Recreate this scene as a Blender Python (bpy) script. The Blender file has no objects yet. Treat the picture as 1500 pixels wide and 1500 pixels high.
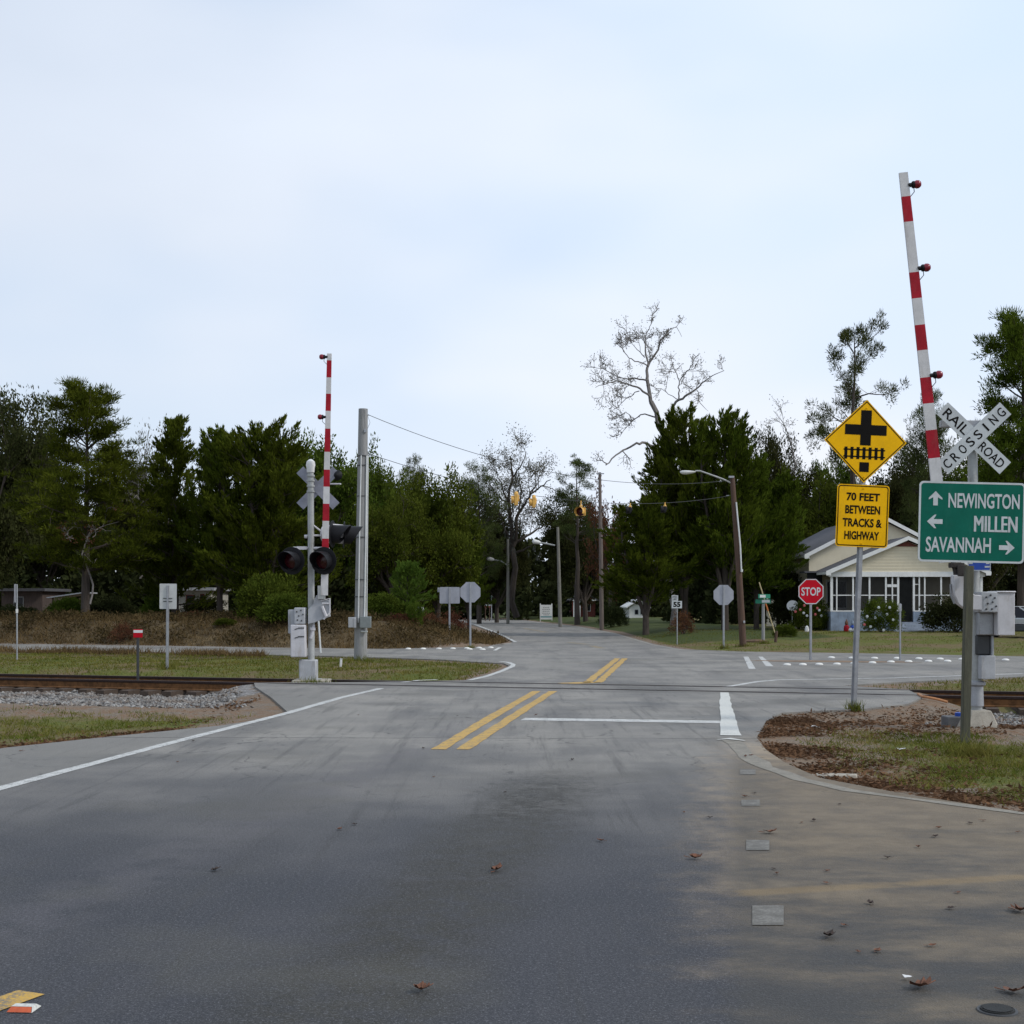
import bpy, bmesh, math, random
import numpy as np
from mathutils import Vector, Matrix, Euler
from mathutils.geometry import tessellate_polygon
R=math.radians
S=bpy.context.scene; COL=S.collection
F=2000.0; CX=750.0; HZ=883.0; EYE=1.72
rnd=random.Random(7)

# ---------------------------------------------------------------- helpers
def W(px,py,Y): return Vector(((px-CX)/F*Y, Y, EYE-(py-HZ)/F*Y))
def G(px,py,z=0.0):
    Y=F*(EYE-z)/(py-HZ); return Vector(((px-CX)/F*Y,Y,z))
def sm(a,b,x):
    t=np.clip((x-a)/(b-a),0,1); return t*t*(3-2*t)

class MB:
    def __init__(s): s.v=[];s.f=[];s.m=[];s.cur=0
    def add(s,vs,fs,m=None):
        o=len(s.v); s.v+= [Vector(v) for v in vs]
        s.f+=[tuple(i+o for i in f) for f in fs]; s.m+=[s.cur if m is None else m]*len(fs); return s
    def box(s,c,d,m=None,rot=None):
        x,y,z=[k/2 for k in d]
        vs=[Vector(p) for p in((-x,-y,-z),(x,-y,-z),(x,y,-z),(-x,y,-z),(-x,-y,z),(x,-y,z),(x,y,z),(-x,y,z))]
        if rot is not None: vs=[rot@v for v in vs]
        c=Vector(c)
        return s.add([v+c for v in vs],[(3,2,1,0),(4,5,6,7),(0,1,5,4),(1,2,6,5),(2,3,7,6),(3,0,4,7)],m)
    def span(s,a,b,m=None):
        a=Vector(a);b=Vector(b); return s.box((a+b)/2,[abs(k) for k in (b-a)],m)
    def tube(s,pts,rad,n=10,m=None,caps=True):
        pts=[Vector(p) for p in pts]
        if not hasattr(rad,'__len__'): rad=[rad]*len(pts)
        rings=[]; ref=None
        vs=[];fs=[]
        for i,p in enumerate(pts):
            d=(pts[min(i+1,len(pts)-1)]-pts[max(i-1,0)]).normalized()
            if ref is None:
                ref=Vector((1,0,0)) if abs(d.x)<.8 else Vector((0,1,0))
            u=(ref-d*ref.dot(d)).normalized(); ref=u; w=d.cross(u)
            for k in range(n):
                a=2*math.pi*k/n; vs.append(p+(u*math.cos(a)+w*math.sin(a))*rad[i])
        for i in range(len(pts)-1):
            for k in range(n):
                k2=(k+1)%n; fs.append((i*n+k,i*n+k2,(i+1)*n+k2,(i+1)*n+k))
        if caps:
            fs.append(tuple(range(n-1,-1,-1))); b=(len(pts)-1)*n; fs.append(tuple(b+k for k in range(n)))
        return s.add(vs,fs,m)
    def prism(s,poly,y0,y1,m=None,axis='y'):
        # poly in (x,z); extruded along y
        n=len(poly); ar=sum(poly[i][0]*poly[(i+1)%n][1]-poly[(i+1)%n][0]*poly[i][1] for i in range(n))
        if ar<0: poly=poly[::-1]
        P=(lambda a,b,c:(a,c,b)) if axis=='y' else ((lambda a,b,c:(c,a,b)) if axis=='x' else (lambda a,b,c:(a,b,c)))
        vs=[P(p[0],p[1],y0) for p in poly]+[P(p[0],p[1],y1) for p in poly]
        tris=tessellate_polygon([[Vector((p[0],p[1],0)) for p in poly]])
        fs=[tuple(t) for t in tris]+[tuple(i+n for i in reversed(t)) for t in tris]
        fs+=[(i,i+n,(i+1)%n+n,(i+1)%n) for i in range(n)]
        return s.add(vs,fs,m)
    def lathe(s,c,axis,prof,n=20,m=None):
        # prof: list of (dist along axis, radius)
        c=Vector(c);axis=Vector(axis).normalized()
        return s.tube([c+axis*p[0] for p in prof],[p[1] for p in prof],n,m)
    def sphere(s,c,r,n=10,m=None,sc=(1,1,1)):
        vs=[];fs=[];k=n//2
        c=Vector(c)
        for i in range(k+1):
            t=math.pi*i/k
            for j in range(n):
                a=2*math.pi*j/n
                vs.append(c+Vector((math.sin(t)*math.cos(a)*r*sc[0],math.sin(t)*math.sin(a)*r*sc[1],math.cos(t)*r*sc[2])))
        for i in range(k):
            for j in range(n):
                fs.append((i*n+j,(i+1)*n+j,(i+1)*n+(j+1)%n,i*n+(j+1)%n))
        return s.add(vs,fs,m)
    def build(s,name,mats,parent=None,org=None,bev=0,flat=False):
        me=bpy.data.meshes.new(name)
        org=Vector(org) if org is not None else Vector((0,0,0))
        me.from_pydata([v-org for v in s.v],[],s.f)
        bm=bmesh.new(); bm.from_mesh(me); bmesh.ops.recalc_face_normals(bm,faces=bm.faces); bm.to_mesh(me); bm.free()
        if not isinstance(mats,(list,tuple)): mats=[mats]
        for q in mats: me.materials.append(q)
        for p,i in zip(me.polygons,s.m): p.material_index=i
        if not flat:
            for p in me.polygons: p.use_smooth=True
            me.set_sharp_from_angle(angle=R(35))
        o=bpy.data.objects.new(name,me); COL.objects.link(o)
        if parent is not None: o.parent=parent
        if bev:
            b=o.modifiers.new('edge','BEVEL'); b.width=bev; b.segments=2; b.limit_method='ANGLE'; b.angle_limit=R(40)
        return o

def tag(o,label=None,cat=None,group=None,kind=None):
    if label: o['label']=label
    if cat: o['category']=cat
    if group: o['group']=group
    if kind: o['kind']=kind
    return o
def thing(name,label,cat,loc=(0,0,0),rot=(0,0,0),group=None):
    o=bpy.data.objects.new(name,None); COL.objects.link(o)
    o.empty_display_size=.3
    o.location=loc;o.rotation_euler=rot
    return tag(o,label,cat,group)
def dup(root,loc,label=None,rot=None,scale=None,group=None):
    def cp(o,par):
        c=o.copy(); COL.objects.link(c)
        if par is not None: c.parent=par
        for ch in [k for k in o.children]: cp(ch,c)
        return c
    r=cp(root,None); r.location=loc
    if rot is not None: r.rotation_euler=rot
    if scale is not None: r.scale=scale
    if label: r['label']=label
    if group: r['group']=group
    return r

# ---------------------------------------------------------------- materials
class NT:
    def __init__(s,name,mat=True):
        s.m=bpy.data.materials.new(name); s.m.use_nodes=True; s.t=s.m.node_tree; s.t.nodes.clear()
        s.out=s.n('ShaderNodeOutputMaterial')
    def n(s,ty,**kw):
        o=s.t.nodes.new(ty)
        for k,v in kw.items():
            if k in o.bl_rna.properties.keys(): setattr(o,k,v)
        return o
    def l(s,a,b): s.t.links.new(a,b)
    def val(s,x,sock):
        if hasattr(x,'is_linked') : s.l(x,sock)
        else: sock.default_value=x
    def pos(s):
        return s.n('ShaderNodeNewGeometry').outputs['Position']
    def obj(s): return s.n('ShaderNodeTexCoord').outputs['Object']
    def map(s,vec,scale=(1,1,1),rot=(0,0,0),loc=(0,0,0)):
        m=s.n('ShaderNodeMapping'); s.l(vec,m.inputs[0]); m.inputs['Scale'].default_value=scale; m.inputs['Rotation'].default_value=rot; m.inputs['Location'].default_value=loc
        return m.outputs[0]
    def noise(s,vec,scale,detail=4,rough=.55):
        o=s.n('ShaderNodeTexNoise'); s.l(vec,o.inputs['Vector']); o.inputs['Scale'].default_value=scale
        o.inputs['Detail'].default_value=detail; o.inputs['Roughness'].default_value=rough
        return o.outputs['Fac']
    def vor(s,vec,scale):
        o=s.n('ShaderNodeTexVoronoi'); s.l(vec,o.inputs['Vector']); o.inputs['Scale'].default_value=scale
        return o
    def ramp(s,f,a,b,ca=0.,cb=1.):
        o=s.n('ShaderNodeMapRange'); o.interpolation_type='SMOOTHSTEP'; s.val(f,o.inputs['Value'])
        o.inputs['From Min'].default_value=a;o.inputs['From Max'].default_value=b;o.inputs['To Min'].default_value=ca;o.inputs['To Max'].default_value=cb
        return o.outputs['Result']
    def math(s,op,a,b=0.0,clamp=False):
        o=s.n('ShaderNodeMath'); o.operation=op; o.use_clamp=clamp; s.val(a,o.inputs[0]); s.val(b,o.inputs[1]); return o.outputs[0]
    def mix(s,f,a,b,mode='MIX'):
        o=s.n('ShaderNodeMix'); o.data_type='RGBA'; o.blend_type=mode; s.val(f,o.inputs['Factor'])
        for x,i in((a,6),(b,7)):
            if isinstance(x,(tuple,list)): o.inputs[i].default_value=(*x[:3],1)
            else: s.l(x,o.inputs[i])
        return o.outputs[2]
    def sep(s,v):
        o=s.n('ShaderNodeSeparateXYZ'); s.l(v,o.inputs[0]); return o.outputs
    def bump(s,h,st=.3,dist=.02):
        o=s.n('ShaderNodeBump'); s.l(h,o.inputs['Height']); o.inputs['Strength'].default_value=st; o.inputs['Distance'].default_value=dist; return o.outputs[0]
    def pbsdf(s,color,rough=.6,metal=0.,normal=None,spec=.5):
        p=s.n('ShaderNodeBsdfPrincipled')
        if isinstance(color,(tuple,list)): p.inputs['Base Color'].default_value=(*color[:3],1)
        else: s.l(color,p.inputs['Base Color'])
        s.val(rough,p.inputs['Roughness']); s.val(metal,p.inputs['Metallic']); p.inputs['Specular IOR Level'].default_value=spec
        if normal is not None: s.l(normal,p.inputs['Normal'])
        s.l(p.outputs[0],s.out.inputs[0]); return p
MC={}
def paint(name,col,rough=.5,metal=0.,var=.25,scale=6.,dirt=None,bump=0.,spec=.4,stretch=(1,1,1)):
    if name in MC: return MC[name]
    t=NT(name); v=t.map(t.obj(),stretch)
    a=t.noise(v,scale,5,.6); b=t.noise(v,scale*9,3,.6)
    f=t.math('ADD',t.math('MULTIPLY',a,.7),t.math('MULTIPLY',b,.3))
    lo=tuple(c*(1-var) for c in col); hi=tuple(min(1,c*(1+var)) for c in col)
    c=t.mix(t.ramp(f,.3,.7),lo,hi)
    if dirt:
        g=t.ramp(t.noise(t.map(t.obj(),(1,1,.25)),scale*1.7,6,.7),.52,.72)
        c=t.mix(t.math('MULTIPLY',g,dirt[3]),c,dirt[:3])
    nm=t.bump(b,bump,.01) if bump else None
    t.pbsdf(c,t.ramp(a,.3,.7,rough-.07,rough+.1),metal,nm,spec)
    MC[name]=t.m; return t.m

M={}
M['galv']=paint('galvanized_steel',(.36,.37,.39),.5,.55,.2,5)
M['signback']=paint('sign_back_aluminium',(.34,.35,.39),.5,.35,.15,3)
M['alu']=paint('aluminium_paint',(.36,.37,.365),.55,.25,.2,4,dirt=(.16,.14,.11,.5))
M['greybox']=paint('pale_grey_enamel',(.38,.39,.41),.5,.0,.14,4,dirt=(.2,.17,.13,.45))
M['whitebox']=paint('white_enamel',(.52,.51,.53),.5,0,.1,4,dirt=(.28,.23,.18,.45))
M['white']=paint('white_paint',(.66,.66,.65),.55,0,.12,3,dirt=(.35,.3,.25,.35))
M['red']=paint('red_sheeting',(.34,.014,.026),.55,0,.2,5,dirt=(.26,.06,.06,.4),spec=.12)
M['armwhite']=paint('white_sheeting',(.55,.54,.54),.5,0,.12,5,dirt=(.30,.27,.24,.5))
M['black']=paint('black_paint',(.008,.008,.010),.55,0,.3,6,spec=.25)
M['darkred']=paint('dark_red_lens',(.045,.004,.008),.2,0,.2,20)
M['lampred']=paint('red_lamp_glass',(.22,.015,.03),.2,0,.2,20)
M['yellow']=paint('yellow_sheeting',(.86,.46,.002),.5,0,.10,3,dirt=(.45,.25,.03,.35),spec=.12)
M['cbback']=paint('dull_sign_back',(.25,.26,.31),.6,.2,.2,5)
M['signblack']=paint('sign_black',(.008,.007,.006),.6,0,.2,8,spec=.08)
M['green']=paint('green_sheeting',(.003,.115,.078),.5,0,.14,3,dirt=(.03,.15,.11,.3),spec=.12)
M['signwhite']=paint('sign_white_sheeting',(.50,.53,.54),.5,0,.12,5,dirt=(.34,.33,.30,.4))
M['stopred']=paint('stop_red',(.46,.004,.016),.5,0,.08,4,spec=.12)
M['blue']=paint('blue_sheeting',(.012,.06,.36),.4,0,.15,6)
M['timber']=paint('weathered_timber_post',(.085,.083,.058),.85,0,.35,5,dirt=(.06,.07,.025,.6),bump=.4,stretch=(6,6,.6))
M['pole_grey']=paint('weathered_grey_pole',(.25,.25,.25),.85,0,.25,4,dirt=(.15,.16,.12,.5),bump=.35,stretch=(8,8,.5))
M['pole_brown']=paint('creosote_pole',(.085,.05,.035),.85,0,.4,4,dirt=(.14,.11,.09,.5),bump=.4,stretch=(8,8,.5))
M['conduit']=paint('pale_conduit',(.62,.63,.62),.45,.2,.1,4)
M['rust']=paint('rusty_steel',(.125,.062,.030),.85,.0,.45,14,dirt=(.05,.03,.022,.7),bump=.3)
M['railtop']=paint('rail_head_steel',(.13,.10,.085),.45,.5,.3,12)
M['concrete']=paint('old_concrete',(.34,.31,.26),.9,0,.25,6,dirt=(.18,.14,.1,.6),bump=.5)
M['tie']=paint('creosoted_tie',(.07,.05,.038),.9,0,.4,6,bump=.5,stretch=(1,6,6))
M['lampyellow']=paint('signal_yellow_housing',(.66,.38,.09),.5,0,.2,8)
M['darkscreen']=paint('insect_screen',(.012,.013,.013),.8,0,.3,3,spec=.05)
M['rubber']=paint('black_rubber',(.018,.018,.020),.7,0,.3,10)
M['cream']=paint('cream_siding',(.66,.59,.44),.7,0,.06,1.5,dirt=(.5,.42,.3,.25))
M['housewhite']=paint('house_white_trim',(.70,.70,.68),.6,0,.08,3,dirt=(.45,.4,.35,.25))
M['blueblock']=paint('blue_painted_block',(.22,.27,.34),.85,0,.3,2.2,dirt=(.11,.11,.13,.6),bump=.3)
M['shingle']=paint('grey_shingle',(.085,.085,.095),.9,0,.35,7,dirt=(.05,.05,.06,.5),bump=.6,stretch=(1,4,4))
M['brickred']=paint('red_brown_wall',(.15,.045,.035),.85,0,.3,6)
M['silver']=paint('silver_car_paint',(.40,.41,.41),.3,.5,.08,3)
M['cartrim']=paint('dark_car_trim',(.045,.047,.05),.5,0,.2,5)
M['glass']=paint('dark_window_glass',(.010,.010,.016),.15,0,.1,3,spec=.3)
M['signgreen2']=paint('street_name_green',(.01,.18,.11),.45,0,.15,8)
M['teal']=paint('teal_paint',(.05,.22,.25),.5,0,.2,8)
M['orange_hose']=paint('orange_cable',(.42,.19,.08),.6,0,.2,12)
M['leaf_brown']=paint('dry_leaf',(.135,.058,.032),.8,0,.5,30)
M['leaf_dark']=paint('dark_dry_leaf',(.045,.03,.024),.8,0,.5,30)
M['litterwhite']=paint('white_litter',(.6,.6,.6),.6,0,.1,20)
M['bark']=paint('grey_brown_bark',(.060,.048,.040),.95,0,.45,3,bump=.6,stretch=(5,5,.7))
M['bark_pale']=paint('pale_bare_bark',(.17,.155,.145),.95,0,.4,3,bump=.5,stretch=(5,5,.7))

def leafmat(name,col,col2,transl=.35,obscale=.45):
    t=NT(name); g=t.n('ShaderNodeNewGeometry'); oi=t.n('ShaderNodeObjectInfo')
    nz=t.noise(t.obj(),obscale,3,.6)
    f=t.math('ADD',t.math('MULTIPLY',g.outputs['Random Per Island'],.45),t.ramp(nz,.3,.7,0,.6))
    c=t.mix(f,col,col2)
    hs=t.n('ShaderNodeHueSaturation'); t.l(c,hs.inputs['Color'])
    t.l(t.math('ADD',.485,t.math('MULTIPLY',oi.outputs['Random'],.03)),hs.inputs['Hue'])
    t.l(t.math('ADD',.85,t.math('MULTIPLY',oi.outputs['Random'],.3)),hs.inputs['Value'])
    d=t.n('ShaderNodeBsdfDiffuse'); t.l(hs.outputs[0],d.inputs[0])
    tr=t.n('ShaderNodeBsdfTranslucent'); t.l(hs.outputs[0],tr.inputs[0])
    gl=t.n('ShaderNodeBsdfGlossy'); gl.inputs['Roughness'].default_value=.5; gl.inputs[0].default_value=(.8,.9,.8,1)
    m=t.n('ShaderNodeMixShader'); m.inputs[0].default_value=transl; t.l(d.outputs[0],m.inputs[1]); t.l(tr.outputs[0],m.inputs[2])
    m2=t.n('ShaderNodeMixShader'); m2.inputs[0].default_value=.0; t.l(m.outputs[0],m2.inputs[1]); t.l(gl.outputs[0],m2.inputs[2])
    t.l(m2.outputs[0],t.out.inputs[0]); return t.m
L={}
L['cedar']=leafmat('cedar_foliage',(.020,.036,.004),(.112,.142,.017),.28)
L['pine']=leafmat('pine_needles',(.026,.038,.012),(.105,.118,.038),.28)
L['oak']=leafmat('oak_leaves',(.022,.027,.010),(.064,.068,.024),.28)
L['broad']=leafmat('broadleaf_leaves',(.028,.048,.007),(.108,.138,.020),.3)
L['bright']=leafmat('young_leaves',(.06,.10,.015),(.13,.17,.03),.4)
L['sparse']=leafmat('faded_leaves',(.07,.065,.045),(.14,.13,.08),.3)
L['red']=leafmat('russet_leaves',(.065,.030,.020),(.16,.075,.04),.3)
L['moss']=leafmat('grey_moss',(.08,.085,.075),(.15,.155,.14),.3)
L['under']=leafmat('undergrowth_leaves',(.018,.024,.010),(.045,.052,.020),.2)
L['grass']=leafmat('grass_blades',(.060,.095,.010),(.20,.165,.048),.3,.9)
L['drygrass']=leafmat('dry_grass_blades',(.062,.043,.020),(.20,.142,.064),.3,.5)
L['litter']=leafmat('leaf_litter_flakes',(.065,.038,.024),(.185,.108,.060),.1,.9)

L['weeds']=leafmat('dead_weeds',(.026,.024,.011),(.115,.082,.038),.2,.5)

def railmat():
    t=NT('rust_rail'); p=t.obj(); x,y,z=t.sep(p); n=t.noise(p,9,5,.65); f=t.noise(t.map(p,(1,1,6)),30,3,.6)
    web=t.mix(t.ramp(n,.3,.7),(.085,.042,.018),(.185,.088,.036)); head=t.mix(t.ramp(f,.3,.7),(.020,.013,.012),(.050,.032,.028))  # rusty web; head coloured dark for the shadow of its overhang
    c=t.mix(t.ramp(z,-.062,-.040),web,head); t.pbsdf(c,.85,0,t.bump(f,.4,.01),.2); return t.m
M['rail']=railmat()
# ---------------------------------------------------------------- setting: ground, pavement, track
PAVE=[Vector((-14,-25,0)),Vector((-8.8,5,0)),G(0,1096),G(130,1082),G(330,1062),G(425,1046),G(398,1022),G(374,1006),G(372,999.5),
 G(470,999.5),G(560,998.5),G(680,996.5),G(722,986),G(746,975.5),G(738,971.5),G(690,969),G(640,966),G(560,963.5),G(480,961),G(240,956),G(0,951),
 Vector((-80,72,0)),Vector((-80,79,0)),G(0,943),G(200,945.5),G(400,948.5),G(560,950.5),G(650,948.5),G(735,945),G(754,939.5),G(735,931),G(700,918),G(680,911),G(656,907.6),
 Vector((-26,172,0)),Vector((-26,184,0)),G(680,905),G(760,907.5),G(850,918),G(900,927),G(960,944),G(1000,951),G(1090,954.5),G(1300,957.5),G(1500,961.5),
 Vector((40,36,0)),Vector((90,21,0)),Vector((90,15,0)),Vector((40,29,0)),G(1500,991),G(1300,1000),G(1235,1004),G(1330,1010),G(1352,1021),
 G(1330,1031),G(1260,1039),G(1200,1041),G(1145,1044),G(1122,1056),G(1108,1080),G(1122,1098),G(1150,1117),G(1200,1139),G(1320,1162),G(1500,1190),
 Vector((9,9.4,0)),Vector((45,2,0)),Vector((45,-25,0))]
PV=np.array([[p.x,p.y] for p in PAVE])
def pave_dist(X,Y):
    """signed distance to the pavement outline: negative inside"""
    X=np.asarray(X,float);Y=np.asarray(Y,float)
    d=np.full(X.shape,1e9); ins=np.zeros(X.shape,bool); n=len(PV)
    for i in range(n):
        ax,ay=PV[i];bx,by=PV[(i+1)%n]; dx,dy=bx-ax,by-ay
        t=np.clip(((X-ax)*dx+(Y-ay)*dy)/(dx*dx+dy*dy),0,1)
        d=np.minimum(d,np.hypot(X-ax-t*dx,Y-ay-t*dy))
        if ay!=by:
            c=((ay>Y)!=(by>Y))&(X<dx*(Y-ay)/dy+ax); ins^=c
    return np.where(ins,-d,d)
TS=-0.30; TN=math.hypot(1,TS)
def track_t(X,Y): return (Y-(27.7+TS*X))/TN      # + beyond the near rail
def snoise(X,Y,k,ph):
    return (np.sin(X*k+ph)*np.cos(Y*k*1.13+ph*2.1)+.6*np.sin(X*k*2.3-Y*k*1.7+ph*3)+.4*np.cos(X*k*4.1+Y*k*3.7+ph))/2
def terrain(X,Y,fine=True):
    X=np.asarray(X,float);Y=np.asarray(Y,float)
    d=pave_dist(X,Y); t=track_t(X,Y)
    z=np.where(d<0.,-.035,-.03)
    out=sm(0,1.3,d)
    z=z-.27*out*sm(-7.5,-1.8,t)*(1-sm(2.6,5,t))
    z=z-.10*out*(1-sm(-9,-6,t))
    # embankment beyond the highway on the far side
    xe=np.interp(Y,[40,55,63.7,107,143,200],[0.8,0.2,-.2,-3.2,-6.8,-30])
    hx=np.interp(X,[-80,-21.5,-9.3,0],[79,57.3,52.9,51.5])
    e=sm(.2,4.2,Y-hx)*sm(0.3,6,xe-X)
    z=z+.98*e
    xr=np.interp(Y,[45,50,55.5,93,137,160],[9,6.2,5.8,4.6,.7,-6])
    z=z+.33*sm(49,68,Y+.3*(X-8))*sm(.3,4,X-xr)
    if fine:
        z=z+sm(.1,1.2,d)*(.035*snoise(X,Y,1.1,.4)+.018*snoise(X,Y,3.7,1.7))
        z=z+e*.09*snoise(X,Y,.8,2.)
    return z
def hz(x,y): return float(terrain(np.array([x]),np.array([y]))[0])

def axis(segs):
    out=[]
    for a,b,st in segs: out+=list(np.arange(a,b,st))
    return np.array(out)
xs=axis([(-1500,-300,200),(-300,-80,22),(-80,-26,2),(-26,-12,.45),(-12,13,.2),(13,24,.45),(24,80,2),(80,300,22),(300,1501,200)])
ys=axis([(-300,-30,30),(-30,4,1.5),(4,10,.3),(10,34,.2),(34,64,.4),(64,110,1.5),(110,220,5),(220,500,40),(500,2601,300)])
XX,YY=np.meshgrid(xs,ys); ZZ=terrain(XX,YY)
nx,ny=len(xs),len(ys)
co=np.stack([XX,YY,ZZ],-1).reshape(-1,3).astype(np.float32)
idx=np.arange(nx*ny).reshape(ny,nx)
quads=np.stack([idx[:-1,:-1],idx[:-1,1:],idx[1:,1:],idx[1:,:-1]],-1).reshape(-1,4)
def npmesh(name,co,quads,mat,smooth=True,k=4):
    me=bpy.data.meshes.new(name)
    co=np.asarray(co,np.float32); quads=np.asarray(quads,np.int32)
    me.vertices.add(len(co)); me.vertices.foreach_set('co',co.ravel())
    me.loops.add(quads.size); me.loops.foreach_set('vertex_index',quads.ravel())
    me.polygons.add(len(quads)); me.polygons.foreach_set('loop_start',np.arange(len(quads),dtype=np.int32)*k)
    me.polygons.foreach_set('use_smooth',np.full(len(quads),smooth))
    me.update(calc_edges=True)
    if mat: me.materials.append(mat)
    return me
def link(me,name,parent=None):
    o=bpy.data.objects.new(name,me); COL.objects.link(o)
    if parent is not None: o.parent=parent
    return o

# zone masks (what grows or lies where, and painted tree shade on the lawn)
D=pave_dist(XX,YY); T=track_t(XX,YY)
near=T<-0.5
ballast=np.where((D>.15),np.where(XX<0,sm(-5.9,-4.6,T),sm(-4.6,-3.6,T))*(1-sm(2.2,2.9,T)),0)
ballast=ballast*np.where(XX>0,sm(1.5,2.6,D),sm(.3,1.2,D))
dirt=np.zeros_like(XX)
dirt=np.maximum(dirt,(1-sm(.25,.9,D)))
dirt=np.maximum(dirt,sm(-8.6,-7.2,T+.35*snoise(XX,YY,1.1,.2))*(1-sm(-2.2,-1.6,T))*.95)
dirt=np.maximum(dirt,np.where((XX<-3)&near,(1-sm(.3,1.5,D))*.85,0))
dirt=np.maximum(dirt,np.where((XX>3)&near,(1-sm(.4,3.2,D))*.8,0))
ballast=np.maximum(ballast,np.where((XX<-3)&(D>0),(1-sm(.5,1.1,D))*sm(-3.4,-2.4,T)*.75*(1-sm(2.5,3.2,T)),0))
gx=np.where((XX>2)&(YY<24),sm(18.0,19.0,YY+.9*np.maximum(0,3.9-XX)*1.0)*(1-sm(-1.5,-.6,T)),0)   # litter between verge grass and track
dirt=np.maximum(dirt,gx)
isl=((XX-9.0)/1.9)**2+((YY-40.4)/.7)**2
hx=np.interp(XX,[-80,-21.5,-9.3,0],[79,57.3,52.9,51.5]); xe=np.interp(YY,[40,55,63.7,107,143],[0.8,0.2,-.2,-3.2,-6.8])
dry=sm(0,.6,YY-hx)*(1-sm(3.4,5.5,YY-hx))*sm(0,1.,xe-XX)
dry=np.maximum(dry,np.where((T>3)&(XX<-6),sm(40,44,YY+.45*(XX+8))*(1-sm(49,58,YY+.45*(XX+8)))*.95,0))
dry=np.maximum(dry,np.where((YY>hx)&(XX<xe),.75,0)*(1-sm(58,62,YY)*0))
xr_=np.interp(YY,[45,50,55.5,93,137,160],[9,6.2,5.8,4.6,.7,-6])
green=sm(0.5,1.5,XX-xr_)*sm(55,60,YY+.25*snoise(XX,YY,.9,1.)*4-.25*(XX-8))*(1-sm(13,15.5,XX))  # tree shade painted into the lawn as darker green
gm=bpy.data.meshes
me=npmesh('ground',co,quads,None)
ca=me.color_attributes.new('zones','FLOAT_COLOR','POINT')
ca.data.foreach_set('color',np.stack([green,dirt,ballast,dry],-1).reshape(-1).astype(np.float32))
def ground_mat():
    t=NT('ground_cover'); p=t.pos()
    at=t.n('ShaderNodeAttribute'); at.attribute_name='zones'
    sc=t.n('ShaderNodeSeparateColor'); t.l(at.outputs['Color'],sc.inputs[0])
    n1=t.noise(p,.35,5,.6); n2=t.noise(p,2.2,5,.65); n3=t.noise(p,14,4,.7); n4=t.noise(t.map(p,(1,.6,1)),55,3,.7)
    fine=t.math('ADD',t.math('MULTIPLY',n3,.5),t.math('MULTIPLY',n4,.5))
    gr=t.mix(t.ramp(fine,.35,.65),(.055,.078,.010),(.145,.145,.030))
    br=t.mix(t.ramp(fine,.35,.65),(.100,.070,.036),(.20,.145,.078))
    grass=t.mix(t.ramp(t.math('ADD',t.math('MULTIPLY',n1,.6),t.math('MULTIPLY',n2,.4)),.43,.60),gr,br)
    grass=t.mix(t.ramp(t.math('ADD',sc.outputs['Red'],t.math('MULTIPLY',t.math('SUBTRACT',n2,.5),.6)),.3,.7,0,.9),grass,t.mix(t.ramp(fine,.35,.65),(.022,.036,.008),(.065,.085,.020)))  # red zone: lawn colour darkened to show shade under the trees
    dryc=t.mix(t.ramp(t.math('ADD',t.math('MULTIPLY',n2,.5),t.math('MULTIPLY',n3,.5)),.36,.64),(.050,.036,.020),(.150,.108,.056))
    c=t.mix(t.ramp(t.math('ADD',at.outputs['Alpha'],t.math('MULTIPLY',t.math('SUBTRACT',n2,.5),.9)),.35,.65),grass,dryc)
    dirtc=t.mix(t.ramp(fine,.36,.64),(.14,.10,.07),(.31,.24,.17))
    lit=t.mix(t.ramp(n3,.45,.6),dirtc,(.17,.088,.045))
    lit=t.mix(t.ramp(n2,.42,.6),lit,t.mix(t.ramp(fine,.4,.6),(.13,.105,.080),(.25,.20,.155)))
    c=t.mix(t.ramp(t.math('ADD',sc.outputs['Green'],t.math('MULTIPLY',t.math('SUBTRACT',t.math('ADD',t.math('MULTIPLY',n2,.5),t.math('MULTIPLY',n3,.5)),.5),1.5)),.35,.65),c,lit)
    vo=t.vor(p,19); vc=t.n('ShaderNodeSeparateColor'); t.l(vo.outputs['Color'],vc.inputs[0])
    bal=t.mix(vc.outputs[0],(.10,.095,.09),(.36,.34,.325))
    c=t.mix(t.ramp(t.math('ADD',sc.outputs['Blue'],t.math('MULTIPLY',t.math('SUBTRACT',n3,.5),.8)),.35,.6),c,bal)
    h=t.math('ADD',fine,t.math('MULTIPLY',vo.outputs['Distance'],.3))
    t.pbsdf(c,.95,0,t.bump(h,.8,.05),.2); return t.m
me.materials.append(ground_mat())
tag(link(me,'ground'),kind='structure')

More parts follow.
